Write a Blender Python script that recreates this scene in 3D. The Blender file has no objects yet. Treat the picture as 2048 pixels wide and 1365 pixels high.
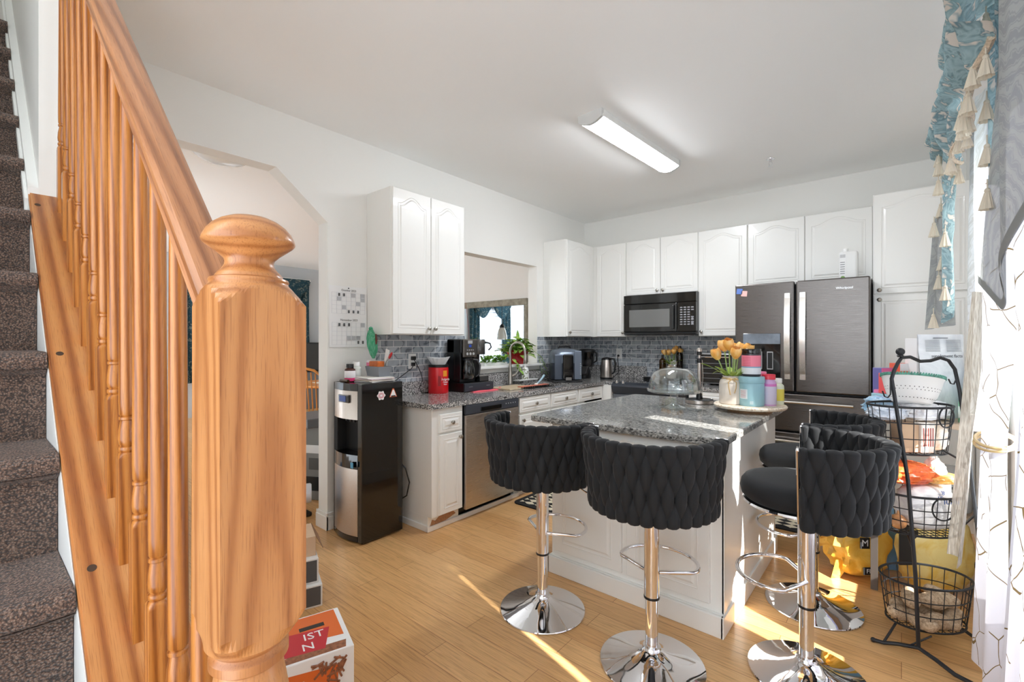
import bpy, bmesh, math, random
from mathutils import Vector, Matrix, noise as mnoise
random.seed(7)
SC = bpy.context.scene
COL = SC.collection
PI = math.pi
# ------------------------------------------------------------------ camera
cam = bpy.data.cameras.new('camera'); cam.sensor_width = 36.0; cam.lens = 36.0*925/2048
cam.clip_start = 0.02
co = bpy.data.objects.new('camera', cam); COL.objects.link(co)
co.location = (0, 0, 1.36); co.rotation_euler = (PI/2, 0, math.radians(40.1))
SC.camera = co
# ------------------------------------------------------------------ world, sun, exposure
SC.view_settings.view_transform = 'Standard'; SC.view_settings.look = 'None'
SC.view_settings.gamma = 1.0; SC.view_settings.use_curve_mapping = False
SC.view_settings.exposure = 1.2
wd = bpy.data.worlds.new('sky'); SC.world = wd; wd.use_nodes = True
bg = wd.node_tree.nodes['Background']; bg.inputs[0].default_value = (0.86, 0.935, 1.0, 1); bg.inputs[1].default_value = 1.9
sl = bpy.data.lights.new('sun', 'SUN'); sl.energy = 11.0; sl.angle = math.radians(0.6); sl.color = (1.0, 0.97, 0.93)
so = bpy.data.objects.new('sun', sl); COL.objects.link(so); so.location = (6, 2.5, 6)
SUN_EL = math.radians(38)
so.rotation_euler = Vector((-math.cos(SUN_EL)*.965, math.cos(SUN_EL)*.262, -math.sin(SUN_EL))).to_track_quat('-Z', 'Y').to_euler()
SC.cycles.max_bounces = 10; SC.cycles.transparent_max_bounces = 24
SC.cycles.diffuse_bounces = 6; SC.cycles.caustics_reflective = False; SC.cycles.caustics_refractive = False
SC.cycles.sample_clamp_indirect = 8.0

# ------------------------------------------------------------------ materials
def lin(c):
    c = c/255.0
    return c/12.92 if c <= 0.04045 else ((c+0.055)/1.055)**2.4
def rgb(r, g, b): return (lin(r), lin(g), lin(b), 1.0)
MATS = {}
class NT:
    def __init__(s, name):
        s.m = bpy.data.materials.new(name); s.m.use_nodes = True
        s.t = s.m.node_tree; s.n = s.t.nodes; s.b = s.n['Principled BSDF']; s.out = s.n['Material Output']
        MATS[name] = s.m
    def add(s, typ, **kw):
        nd = s.n.new(typ)
        for k, v in kw.items():
            if k.startswith('i_'): nd.inputs[k[2:].replace('_', ' ')].default_value = v
            else: setattr(nd, k, v)
        return nd
    def ln(s, a, b): s.t.links.new(a, b)
    def coord(s, scale=(1, 1, 1), rot=(0, 0, 0), loc=(0, 0, 0)):
        tc = s.add('ShaderNodeTexCoord'); mp = s.add('ShaderNodeMapping')
        mp.inputs['Scale'].default_value = scale; mp.inputs['Rotation'].default_value = rot; mp.inputs['Location'].default_value = loc
        s.ln(tc.outputs['Object'], mp.inputs['Vector']); return mp.outputs['Vector']
    def ramp(s, fac, stops, interp='LINEAR'):
        r = s.add('ShaderNodeValToRGB'); r.color_ramp.interpolation = interp
        e = r.color_ramp.elements
        while len(e) < len(stops): e.new(0.5)
        for i, (p, c) in enumerate(stops): e[i].position = p; e[i].color = c
        s.ln(fac, r.inputs['Fac']); return r.outputs['Color']
    def noise(s, vec, scale, detail=3, rough=.55, dist=0):
        nd = s.add('ShaderNodeTexNoise', i_Scale=scale, i_Detail=detail, i_Roughness=rough, i_Distortion=dist)
        s.ln(vec, nd.inputs['Vector']); return nd.outputs['Fac']
    def mix(s, fac, a, b, mode='MIX'):
        nd = s.add('ShaderNodeMix', data_type='RGBA', blend_type=mode)
        for sock, v in ((nd.inputs[0], fac), (nd.inputs[6], a), (nd.inputs[7], b)):
            if hasattr(v, 'is_linked') or hasattr(v, 'links'): s.ln(v, sock)
            else: sock.default_value = v
        return nd.outputs[2]
    def math(s, op, a, b=0.0):
        nd = s.add('ShaderNodeMath', operation=op)
        for i, v in enumerate((a, b)):
            if hasattr(v, 'links'): s.ln(v, nd.inputs[i])
            else: nd.inputs[i].default_value = v
        return nd.outputs[0]
    def bump(s, h, strength=.3, dist=.002):
        nd = s.add('ShaderNodeBump', i_Strength=strength, i_Distance=dist); s.ln(h, nd.inputs['Height'])
        s.ln(nd.outputs['Normal'], s.b.inputs['Normal'])
def setp(b, **kw):
    mp = dict(color='Base Color', rough='Roughness', metal='Metallic', coat='Coat Weight', trans='Transmission Weight', ior='IOR',
              sheen='Sheen Weight', sss='Subsurface Weight', emit='Emission Color', es='Emission Strength', alpha='Alpha', spec='Specular IOR Level', aniso='Anisotropic')
    for k, v in kw.items(): b.inputs[mp[k]].default_value = v
def M(name, c, rough=.5, var=0.0, vscale=8, **kw):
    if name in MATS: return MATS[name]
    n = NT(name); col = rgb(*c); setp(n.b, color=col, rough=rough, **kw)
    if var:
        f = n.noise(n.coord(), vscale, 4)
        lo = tuple(x*(1-var) for x in col[:3])+(1,); hi = tuple(min(1, x*(1+var)) for x in col[:3])+(1,)
        n.ln(n.ramp(f, [(.3, lo), (.7, hi)]), n.b.inputs['Base Color'])
    return n.m
def wall_paint(name, c, rough=.6):
    n = NT(name); setp(n.b, color=rgb(*c), rough=rough); v = n.coord()
    n.bump(n.noise(v, 260, 2), .08, .001); return n.m
PAINT = wall_paint('white_wall_paint', (240, 239, 235)); CEIL = wall_paint('white_ceiling_paint', (249, 249, 248), .55)
CAB = M('white_cabinet_lacquer', (240, 239, 235), .32, coat=.15)
TRIM = M('white_trim_paint', (242, 242, 240), .35)
CHROME = M('chrome', (235, 235, 238), .04, metal=1.0)
NICKEL = M('brushed_nickel', (176, 171, 162), .34, metal=1.0)
BLACKP = M('black_plastic', (20, 21, 23), .3)
BLACKG = M('black_gloss', (12, 12, 13), .08, coat=.5)
BLACKM = M('black_iron', (34, 35, 38), .45, metal=.3)
GREYP = M('grey_plastic', (128, 132, 138), .45)
WHITEP = M('white_plastic', (238, 238, 236), .35)
PAPER = M('white_paper', (240, 240, 240), .7)
def brushed(name, c, rough, ax):
    n = NT(name); setp(n.b, color=rgb(*c), rough=rough, metal=1.0)
    sc = [90, 90, 90]; sc[ax] = 1.5
    f = n.noise(n.coord(tuple(sc)), 6, 3)
    n.ln(n.ramp(f, [(.3, (rough*.8,)*3+(1,)), (.7, (min(1, rough*1.25),)*3+(1,))]), n.b.inputs['Roughness'])
    n.bump(f, .03, .0005); return n.m
STEEL = brushed('brushed_steel', (205, 196, 188), .3, 1)
DSTEEL = brushed('dark_stainless', (112, 107, 104), .3, 0)
def oak(name, rot=(0, 0, 0), base=((160, 88, 36), (206, 136, 72), (224, 160, 98)), scale=1.0, ring=False):
    n = NT(name); v = n.coord((1, 1, 1), rot)
    mp = n.add('ShaderNodeMapping'); mp.inputs['Scale'].default_value = (1, 1, .3 if ring else .035); n.ln(v, mp.inputs['Vector'])
    if ring: mp.inputs['Rotation'].default_value = (.05, .085, 0); mp.inputs['Location'].default_value = (-.02, .012, 0)
    w = n.add('ShaderNodeTexWave', wave_type='RINGS' if ring else 'BANDS', i_Scale=scale*(34 if ring else 40), i_Distortion=1.6 if ring else 4.0, i_Detail=2.0, i_Detail_Scale=.6 if ring else .9)
    if ring: w.rings_direction = 'Z'
    else: w.bands_direction = 'DIAGONAL'
    n.ln(mp.outputs[0], w.inputs['Vector'])
    mp2 = n.add('ShaderNodeMapping'); mp2.inputs['Scale'].default_value = (1, 1, .035); n.ln(v, mp2.inputs['Vector'])
    f2 = n.noise(mp2.outputs[0], 520, 3, .6)
    c1 = n.ramp(w.outputs['Fac'], [(.0, rgb(*base[0])), (.42, rgb(*base[1])), (1, rgb(*base[2]))])
    c2 = n.ramp(f2, [(.32, (.66, .58, .52, 1)), (.48, (1, 1, 1, 1))])
    n.ln(n.mix(.75, c1, c2, 'MULTIPLY'), n.b.inputs['Base Color'])
    setp(n.b, rough=.3, coat=.25); n.b.inputs['Coat Roughness'].default_value = .2
    n.bump(f2, .12, .001); return n.m
SLOPE = math.atan2(1.0, .945)
OAKV = oak('oak_newel_grain', (0, 0, 0), ((168, 106, 58), (188, 126, 74), (197, 136, 83)), scale=.8, ring=True)
OAKB = oak('oak_baluster', (0, 0, 0), ((140, 78, 28), (178, 108, 45), (192, 125, 59)), scale=.8)
OAKR = oak('oak_rail', (0, SLOPE, 0), ((142, 88, 52), (172, 114, 72), (184, 126, 84)), scale=.5)
OAKC = oak('oak_cap', (0, SLOPE, 0), ((150, 88, 42), (184, 118, 62), (200, 138, 80)), scale=.4)
def granite(name, scale, cols, stretch=(1, 1, 1), cw=.55, nw=.5):
    n = NT(name); v = n.coord(stretch)
    vo = n.add('ShaderNodeTexVoronoi', i_Scale=scale); n.ln(v, vo.inputs['Vector'])
    sep = n.add('ShaderNodeSeparateColor'); n.ln(vo.outputs['Color'], sep.inputs[0])
    f = n.noise(v, scale*.5, 4, .7)
    s = n.math('ADD', n.math('MULTIPLY', sep.outputs[0], cw), n.math('MULTIPLY', f, nw))
    n.ln(n.ramp(s, [(.25, rgb(*cols[0])), (.42, rgb(*cols[1])), (.58, rgb(*cols[2])), (.8, rgb(*cols[3]))]), n.b.inputs['Base Color'])
    setp(n.b, rough=.12, coat=.3); return n.m
GRAN = granite('speckled_granite', 210, ((34, 34, 36), (98, 97, 98), (152, 150, 149), (214, 211, 208)), (1, 1, 1), .85, .25)
GRANI = granite('island_granite', 170, ((62, 62, 62), (122, 121, 118), (156, 155, 151), (194, 192, 187)), (.6, 1.5, 1))
def tiles(name, axis):
    n = NT(name); tc = n.add('ShaderNodeTexCoord'); sp = n.add('ShaderNodeSeparateXYZ'); n.ln(tc.outputs['Object'], sp.inputs[0])
    cb = n.add('ShaderNodeCombineXYZ'); n.ln(sp.outputs[axis], cb.inputs[0]); n.ln(sp.outputs[2], cb.inputs[1]); v = cb.outputs[0]
    br = n.add('ShaderNodeTexBrick', i_Scale=1.0, i_Mortar_Size=.0026, i_Brick_Width=.125, i_Row_Height=.0525, i_Mortar_Smooth=.1)
    br.inputs['Color1'].default_value = rgb(188, 193, 198); br.inputs['Color2'].default_value = rgb(148, 154, 161); br.inputs['Mortar'].default_value = rgb(240, 240, 238)
    n.ln(v, br.inputs['Vector'])
    wv = n.add('ShaderNodeTexWave', i_Scale=2.6, i_Distortion=13.0, i_Detail=1.5, i_Detail_Scale=3.0); n.ln(v, wv.inputs['Vector'])
    sw = n.ramp(wv.outputs['Fac'], [(.0, (.30, .32, .35, 1)), (.06, (.70, .72, .75, 1)), (.2, (.95, .96, .97, 1)), (1, (1.05, 1.06, 1.08, 1))])
    c = n.mix(.78, br.outputs['Color'], sw, 'MULTIPLY')
    n.ln(n.mix(br.outputs['Fac'], c, rgb(240, 240, 238)), n.b.inputs['Base Color'])
    setp(n.b, rough=.12); n.bump(br.outputs['Fac'], .35, -.002); return n.m
TILEL = tiles('grey_swirl_tile_side', 1); TILEB = tiles('grey_swirl_tile_back', 0)
def floor_mat():
    n = NT('laminate_floor'); v = n.coord()
    br = n.add('ShaderNodeTexBrick', i_Scale=1.0, i_Mortar_Size=.0012, i_Brick_Width=1.15, i_Row_Height=.128, i_Mortar_Smooth=.2, offset=.37, offset_frequency=2)
    br.inputs['Color1'].default_value = rgb(226, 180, 124); br.inputs['Color2'].default_value = rgb(210, 160, 104); br.inputs['Mortar'].default_value = rgb(150, 98, 52)
    n.ln(v, br.inputs['Vector'])
    f = n.noise(n.coord((.9, 26, 1)), 4.5, 5, .62, 1.2)
    g = n.ramp(f, [(.3, (.62, .56, .48, 1)), (.5, (.98, .97, .95, 1)), (.72, (1.1, 1.1, 1.1, 1))])
    f2 = n.noise(n.coord((2.2, 120, 1)), 7, 3, .6)
    g2 = n.ramp(f2, [(.34, (.78, .74, .68, 1)), (.5, (1, 1, 1, 1))])
    n.ln(n.mix(.6, n.mix(.9, br.outputs['Color'], g, 'MULTIPLY'), g2, 'MULTIPLY'), n.b.inputs['Base Color'])
    setp(n.b, rough=.3, coat=.1); n.bump(br.outputs['Fac'], .2, -.001); return n.m
FLOOR = floor_mat()
def carpet():
    n = NT('brown_carpet_pile'); v = n.coord()
    vo = n.add('ShaderNodeTexVoronoi', i_Scale=230); n.ln(v, vo.inputs['Vector'])
    f = n.noise(v, 240, 3, .7)
    s = n.math('ADD', n.math('MULTIPLY', vo.outputs['Distance'], -.7), f)
    n.ln(n.ramp(s, [(.0, rgb(58, 39, 30)), (.22, rgb(132, 98, 79)), (.5, rgb(192, 160, 139))]), n.b.inputs['Base Color'])
    setp(n.b, rough=.95, sheen=.3); n.bump(s, 1.0, .012); return n.m
CARPET = carpet()
def velvet():
    n = NT('black_velvet'); setp(n.b, color=rgb(15, 16, 19), rough=.85, sheen=.06); n.b.inputs['Sheen Roughness'].default_value = .4
    n.bump(n.noise(n.coord(), 700, 2), .1, .0006); return n.m
VELVET = velvet()
def thin_glass(name, tint=(1, 1, 1, 1), fmin=.04, fmax=.75):
    n = NT(name); n.n.remove(n.b)
    tr = n.add('ShaderNodeBsdfTransparent'); tr.inputs[0].default_value = tint
    gl = n.add('ShaderNodeBsdfGlossy'); gl.inputs['Roughness'].default_value = .02
    lw = n.add('ShaderNodeLayerWeight', i_Blend=.35)
    mr = n.add('ShaderNodeMapRange'); mr.inputs['To Min'].default_value = fmin; mr.inputs['To Max'].default_value = fmax
    n.ln(lw.outputs['Facing'], mr.inputs['Value'])
    mx = n.add('ShaderNodeMixShader'); n.ln(mr.outputs[0], mx.inputs[0]); n.ln(tr.outputs[0], mx.inputs[1]); n.ln(gl.outputs[0], mx.inputs[2])
    n.ln(mx.outputs[0], n.out.inputs['Surface']); return n.m
GLASS = thin_glass('clear_glass', (.96, .98, .98, 1)); DGLASS = thin_glass('dark_glass', (.25, .24, .24, 1), .06, .6)
AMBER = M('amber_glass', (70, 44, 14), .08, trans=.5)
def cloth(name, c1, c2, kind, transp=0.0, transl=.45, scale=1.0):
    """thin fabric: diffuse + translucent, optional weave openness; the pattern colours the yarn"""
    n = NT(name); n.n.remove(n.b); v = n.coord((scale,)*3)
    if kind == 'branch':
        d = n.add('ShaderNodeTexNoise', i_Scale=3.0, i_Detail=2.0); n.ln(v, d.inputs['Vector'])
        vv = n.mix(.16, v, d.outputs['Color'])
        vo = n.add('ShaderNodeTexVoronoi', feature='DISTANCE_TO_EDGE', i_Scale=9.5); 
        mp = n.add('ShaderNodeMapping'); mp.inputs['Scale'].default_value = (1, 1.3, .62); n.ln(vv, mp.inputs['Vector']); n.ln(mp.outputs[0], vo.inputs['Vector'])
        l = n.math('LESS_THAN', vo.outputs['Distance'], .0095)
        brk = n.math('GREATER_THAN', n.noise(v, 4.0, 2), .40)
        c = n.mix(n.math('MULTIPLY', l, brk), rgb(*c1), rgb(*c2))
    elif kind == 'brocade':
        f = n.noise(v, 13, 3, .6, .7)
        c = n.ramp(f, [(.38, rgb(*c2)), (.43, rgb(c1[0]*.70, c1[1]*.75, c1[2]*.78)), (.50, rgb(*c1)), (.60, rgb(c1[0]*.8, c1[1]*.84, c1[2]*.86)), (.66, rgb(*c2))])
    elif kind == 'paisley':
        w = n.add('ShaderNodeTexWave', wave_type='RINGS', i_Scale=3.0, i_Distortion=9.0, i_Detail=3.0, i_Detail_Scale=1.4); n.ln(v, w.inputs['Vector'])
        c = n.ramp(w.outputs['Fac'], [(.15, rgb(*c1)), (.4, rgb(*c2)), (.6, rgb(*c1)), (.85, rgb(*c2))])
    elif kind == 'crinkle':
        f = n.noise(n.coord((60*scale, 60*scale, 6*scale)), 3, 3)
        c = n.ramp(f, [(.4, rgb(*c1)), (.6, rgb(*c2))])
    else:
        c = n.mix(.0, rgb(*c1), rgb(*c2))
    df = n.add('ShaderNodeBsdfDiffuse'); tl = n.add('ShaderNodeBsdfTranslucent'); n.ln(c, df.inputs[0]); n.ln(c, tl.inputs[0])
    m1 = n.add('ShaderNodeMixShader'); m1.inputs[0].default_value = transl; n.ln(df.outputs[0], m1.inputs[1]); n.ln(tl.outputs[0], m1.inputs[2])
    o = m1.outputs[0]
    if transp:
        tr = n.add('ShaderNodeBsdfTransparent'); m2 = n.add('ShaderNodeMixShader'); m2.inputs[0].default_value = transp
        n.ln(o, m2.inputs[1]); n.ln(tr.outputs[0], m2.inputs[2]); o = m2.outputs[0]
    n.ln(o, n.out.inputs['Surface']); return n.m
CURT = cloth('white_branch_curtain', (226, 226, 236), (132, 112, 78), 'branch', .0, .13)
DSHEER = cloth('dining_sheer', (244, 244, 246), (214, 216, 222), 'crinkle', .25, .4)
MBLACK = M('matte_black', (14, 14, 15), .75)
CURTS = cloth('white_sheer_damask', (244, 244, 242), (224, 222, 216), 'paisley', .18, .5, 2.0)
CRINK = cloth('taupe_crinkle_sheer', (146, 138, 128), (190, 184, 175), 'crinkle', .10, .12)
TEALC = cloth('teal_brocade', (176, 202, 206), (230, 222, 212), 'brocade', .0, .4)
TEALD = cloth('dark_teal_brocade', (58, 84, 94), (118, 128, 124), 'brocade', .0, .15)
PAIS = cloth('grey_paisley_sheer', (150, 153, 154), (168, 170, 168), 'paisley', .14, .12, 2.4)
HEM = cloth('grey_hem', (150, 152, 150), (150, 152, 150), 'plain', .0, .3)
TASM = cloth('cream_fringe', (222, 212, 194), (222, 212, 194), 'plain', .0, .25)
def emissive(name, c, s):
    n = NT(name); setp(n.b, color=rgb(*c), emit=rgb(*c), es=s, rough=.4); return n.m
# ------------------------------------------------------------------ mesh builder
class MB:
    def __init__(s): s.v = []; s.f = []; s.mi = []; s.sm = []; s.cur = 0
    def mat(s, i): s.cur = i; return s
    def add(s, vs, fs, smooth=False):
        o = len(s.v); s.v += [tuple(v) for v in vs]
        for f in fs: s.f.append(tuple(i+o for i in f)); s.mi.append(s.cur); s.sm.append(smooth)
        return s
    def box(s, x0, y0, z0, x1, y1, z1, bev=0.0, seg=2, mtx=None):
        if bev <= 0:
            vs = [(x0, y0, z0), (x1, y0, z0), (x1, y1, z0), (x0, y1, z0), (x0, y0, z1), (x1, y0, z1), (x1, y1, z1), (x0, y1, z1)]
            fs = [(3, 2, 1, 0), (4, 5, 6, 7), (0, 1, 5, 4), (1, 2, 6, 5), (2, 3, 7, 6), (3, 0, 4, 7)]
            if mtx: vs = [mtx @ Vector(v) for v in vs]
            return s.add(vs, fs)
        bm = bmesh.new(); bmesh.ops.create_cube(bm, size=1)
        for v in bm.verts: v.co = ((x0+x1)/2+v.co.x*(x1-x0), (y0+y1)/2+v.co.y*(y1-y0), (z0+z1)/2+v.co.z*(z1-z0))
        bmesh.ops.bevel(bm, geom=bm.edges[:], offset=min(bev, .49*min(abs(x1-x0), abs(y1-y0), abs(z1-z0))), segments=seg, affect='EDGES', profile=.5)
        bm.verts.index_update()
        vs = [v.co.copy() for v in bm.verts]; fs = [[v.index for v in f.verts] for f in bm.faces]; bm.free()
        if mtx: vs = [mtx @ v for v in vs]
        return s.add(vs, fs)
    def lathe(s, prof, c=(0, 0, 0), n=24, mtx=None, smooth=True, a0=0, a1=2*PI, caps=True):
        full = abs(a1-a0-2*PI) < 1e-6; k = n if full else n+1
        vs = []; fs = []
        for (r, z) in prof:
            for i in range(k):
                a = a0+(a1-a0)*i/n; vs.append((r*math.cos(a), r*math.sin(a), z))
        for j in range(len(prof)-1):
            for i in range(n):
                i2 = (i+1) % k
                fs.append((j*k+i, j*k+i2, (j+1)*k+i2, (j+1)*k+i))
        if full and caps:
            if prof[0][0] > 1e-5: fs.append(tuple(reversed(range(k))))
            if prof[-1][0] > 1e-5: fs.append(tuple(range((len(prof)-1)*k, len(prof)*k)))
        T = (mtx if mtx else Matrix.Identity(4)); c = Vector(c)
        return s.add([(T @ Vector(v))+c for v in vs], fs, smooth)
    def cyl(s, p0, p1, r0, r1=None, n=16, smooth=True):
        p0 = Vector(p0); p1 = Vector(p1); d = p1-p0; q = d.to_track_quat('Z', 'Y').to_matrix().to_4x4()
        return s.lathe([(r0, 0), (r1 if r1 is not None else r0, d.length)], p0, n, q, smooth)
    def ell(s, c, r, n=14, mtx=None, m=None):
        m = m or max(6, n//2)
        prof = [(math.sin(PI*j/m), -math.cos(PI*j/m)) for j in range(m+1)]; prof[0] = (0, -1); prof[-1] = (0, 1)
        S = Matrix.Diagonal((r[0], r[1], r[2], 1)); T = (mtx @ S) if mtx else S
        return s.lathe(prof, c, n, T)
    def tube(s, pts, r, n=8, closed=False, smooth=True):
        pts = [Vector(p) for p in pts]; N = len(pts); vs = []; fs = []
        up = None
        for i, p in enumerate(pts):
            if closed: t = pts[(i+1) % N]-pts[i-1]
            else: t = pts[min(i+1, N-1)]-pts[max(i-1, 0)]
            t.normalize()
            if up is None:
                up = Vector((0, 0, 1)) if abs(t.z) < .9 else Vector((1, 0, 0))
            up = (up-t*up.dot(t)).normalized(); w = t.cross(up)
            rr = r[i] if isinstance(r, (list, tuple)) else r
            for k in range(n):
                a = 2*PI*k/n; vs.append(p+up*(rr*math.cos(a))+w*(rr*math.sin(a)))
        for i in range(N if closed else N-1):
            j = (i+1) % N
            for k in range(n): fs.append((i*n+k, i*n+(k+1) % n, j*n+(k+1) % n, j*n+k))
        if not closed: fs.append(tuple(reversed(range(n)))); fs.append(tuple(range((N-1)*n, N*n)))
        return s.add(vs, fs, smooth)
    def prism(s, O, U, V, W, poly, t0, t1, poly2=None):
        O = Vector(O); U = Vector(U); V = Vector(V); W = Vector(W); p2 = poly2 or poly; k = len(poly)
        vs = [O+U*a+V*b+W*t0 for a, b in poly]+[O+U*a+V*b+W*t1 for a, b in p2]
        fs = [tuple(reversed(range(k))), tuple(range(k, 2*k))]+[(i, (i+1) % k, k+(i+1) % k, k+i) for i in range(k)]
        if U.cross(V).dot(W)*(1 if t1 > t0 else -1) < 0: fs = [tuple(reversed(f)) for f in fs]
        return s.add(vs, fs)
    def grid(s, fn, nu, nv, smooth=True, wrap=False):
        vs = [fn(i/nu, j/nv) for j in range(nv+1) for i in range(nu+(0 if wrap else 1))]; k = nu+(0 if wrap else 1); fs = []
        for j in range(nv):
            for i in range(nu): fs.append((j*k+i, j*k+(i+1) % k, (j+1)*k+(i+1) % k, (j+1)*k+i))
        return s.add(vs, fs, smooth)
    def text(s, txt, O, U, V, W, size, depth=.0006, align='CENTER'):
        cu = bpy.data.curves.new('t', 'FONT'); cu.body = txt; cu.size = size; cu.extrude = depth; cu.align_x = align; cu.align_y = 'CENTER'; cu.resolution_u = 2
        ob = bpy.data.objects.new('t', cu); COL.objects.link(ob)
        dg = bpy.context.evaluated_depsgraph_get(); me = bpy.data.meshes.new_from_object(ob.evaluated_get(dg))
        O = Vector(O); U = Vector(U); V = Vector(V); W = Vector(W)
        s.add([O+U*v.co.x+V*v.co.y+W*(v.co.z+depth) for v in me.vertices], [tuple(p.vertices) for p in me.polygons])
        bpy.data.objects.remove(ob); bpy.data.curves.remove(cu); bpy.data.meshes.remove(me); return s
    def build(s, name, mats, parent=None, label=None):
        if not isinstance(mats, (list, tuple)): mats = [mats]
        me = bpy.data.meshes.new(name); P = WM.get(parent.name) if parent else None
        vs = s.v
        if P is not None:
            I = P.inverted(); vs = [I @ Vector(v) for v in vs]
        me.from_pydata([tuple(v) for v in vs], [], s.f); me.validate()
        if len(me.polygons) == len(s.f):
            me.polygons.foreach_set('material_index', s.mi); me.polygons.foreach_set('use_smooth', s.sm)
        for m in mats: me.materials.append(m)
        if any(s.sm): me.set_sharp_from_angle(angle=math.radians(42))
        me.update(); o = bpy.data.objects.new(name, me); COL.objects.link(o)
        if parent: o.parent = parent; WM[o.name] = P
        else: WM[o.name] = Matrix.Identity(4)
        if label: o['label'] = label
        return o
WM = {}
def tag(o, label, cat, group=None):
    o['label'] = label; o['category'] = cat
    if group: o['group'] = group
    return o
def thing(name, label, cat, loc=(0, 0, 0), rz=0.0, group=None):
    o = bpy.data.objects.new(name, None); COL.objects.link(o); o.location = loc; o.rotation_euler = (0, 0, rz); o.empty_display_size = .05
    WM[o.name] = Matrix.Translation(loc) @ Matrix.Rotation(rz, 4, 'Z')
    return tag(o, label, cat, group)
def struct(name, mb, m):
    o = mb.build(name, m); o['kind'] = 'structure'; return o
def dup(root, loc, rz, label, group=None, scale=1.0):
    r = root.copy(); COL.objects.link(r); r.location = loc; r.rotation_euler = (0, 0, rz); r.scale = (scale,)*3; r['label'] = label
    if group: r['group'] = group
    for c in list(root.children):
        d = c.copy(); COL.objects.link(d); d.parent = r
        for g in list(c.children):
            e = g.copy(); COL.objects.link(e); e.parent = d
    return r
X = Vector((1, 0, 0)); Y = Vector((0, 1, 0)); Z = Vector((0, 0, 1))
# ================================================================== SETTING
LX, BY, CZ, RX = -3.159, 5.218, 2.885, .40      # kitchen left wall, back wall, ceiling, right wall
WT = .127
mb = MB(); mb.box(LX-.01, -.9, -.06, .56, 5.4, 0); mb.box(-9.7, -.2, -.06, LX-.01, 5.4, 0); struct('floor', mb, FLOOR)
mb = MB()
mb.box(-9.7, .29, CZ, .6, 5.4, CZ+.12); mb.box(-.95, -1.9, CZ, .6, .29, CZ+.12); mb.box(-9.7, -3.2, CZ, -5.2, .29, CZ+.12)
struct('ceiling', mb, CEIL)
mb = MB(); O = (LX, 0, 0); W_ = -X
def lw(poly): mb.prism(O, Y, Z, W_, poly, 0, WT)
lw([(.30, 0), (.30, 2.214), (.655, 2.512), (1.335, 2.512), (1.69, 2.214), (1.69, 0), (3.054, 0), (3.054, CZ), (.17, CZ), (.17, 0)])
lw([(3.054, 0), (4.191, 0), (4.191, 1.04), (3.054, 1.04)]); lw([(3.054, 2.205), (4.191, 2.205), (4.191, CZ), (3.054, CZ)])
lw([(4.191, 0), (BY, 0), (BY, CZ), (4.191, CZ)])
struct('wall_left', mb, PAINT)
mb = MB(); mb.box(-9.7, BY, 0, .6, BY+.12, CZ); struct('wall_back', mb, PAINT)
# right wall with the tall window opening
WY0, WY1, WZ0, WZ1 = 1.175, 3.12, .46, 2.30
mb = MB(); mb.box(RX, -1.9, 0, RX+.14, WY0, CZ); mb.box(RX, WY1, 0, RX+.14, BY, CZ); mb.box(RX, WY0, 0, RX+.14, WY1, WZ0); mb.box(RX, WY0, WZ1, RX+.14, WY1, CZ)
struct('wall_right', mb, PAINT)
mb = MB()
for (a, b, c, d) in ((WY0, WZ0, WY1, WZ0+.06), (WY0, WZ1-.06, WY1, WZ1), (WY0-.02, WZ0, WY0+.005, WZ1), (WY1-.06, WZ0, WY1, WZ1), (2.04, WZ0, 2.10, WZ1)):
    mb.box(RX+.05, a, b, RX+.10, c, d, .004)
win = struct('window_1', mb, TRIM)
mb = MB(); mb.box(RX+.072, WY0, WZ0+.06, RX+.078, WY1-.06, WZ1-.06); mb.build('pane', thin_glass('window_glass', (.98, .99, .99, 1), .03, .5), win)
# dining room beyond: far wall with two windows
def wall_x(x, y0, y1, openings, t):
    ys = sorted(openings); cur = y0; m = MB()
    for (a, b, za, zb) in ys:
        m.box(x-t, cur, 0, x, a, CZ); m.box(x-t, a, 0, x, b, za); m.box(x-t, a, zb, x, b, CZ); cur = b
    m.box(x-t, cur, 0, x, y1, CZ); return m
FX = -9.6
DW1 = (2.7, 4.45, .75, 2.35); DW2 = (-.55, .75, .75, 2.35)
struct('wall_dining', wall_x(FX, -3.2, BY, [DW2, DW1], .12), wall_paint('grey_dining_paint', (196, 200, 204)))
for i, (a, b, c, d) in enumerate((DW1, DW2)):
    mb = MB()
    for q in ((a, c, b, c+.05), (a, d-.05, b, d), (a, c, a+.05, d), (b-.05, c, b, d), ((a+b)/2-.03, c, (a+b)/2+.03, d)):
        mb.box(FX-.07, q[0], q[1], FX-.03, q[2], q[3])
    for k in range(14): mb.box(FX-.025, a+.05, c+.1+k*.105, FX-.015, b-.05, c+.145+k*.105)
    struct('window_%d' % (i+2), mb, TRIM)
# stairwell walls
ZS = 5.4
mb = MB()
mb.box(-5.2, -.97, 0, -1.5, -.85, ZS); mb.box(-5.32, -.97, 0, -5.2, .29, ZS)
struct('wall_stairwell', mb, PAINT)
mb = MB(); mb.box(-.95, -.97, CZ+.12, -.85, .29, ZS); mb.box(-5.2, .168, CZ, -.95, .285, ZS); mb.box(-5.3, -.97, ZS, -.85, .29, ZS+.1); struct('wall_sun_cover', mb, PAINT)  # unseen upper walls and lid, added to keep sun off the stairs
CAPZ = lambda x: .805+.945*(-1.148-x)
mb = MB()
mb.prism((0, .168, 0), X, Z, Y, [(-.66, 0), (-.66, CAPZ(-.66)-.03), (-2.27, CAPZ(-2.27)-.03), (-2.27, CZ), (-5.2, CZ), (-5.2, 2.9), (-3.16, 2.6), (-3.16, 0)], 0, .117)
struct('wall_stair_knee', mb, PAINT)
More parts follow.
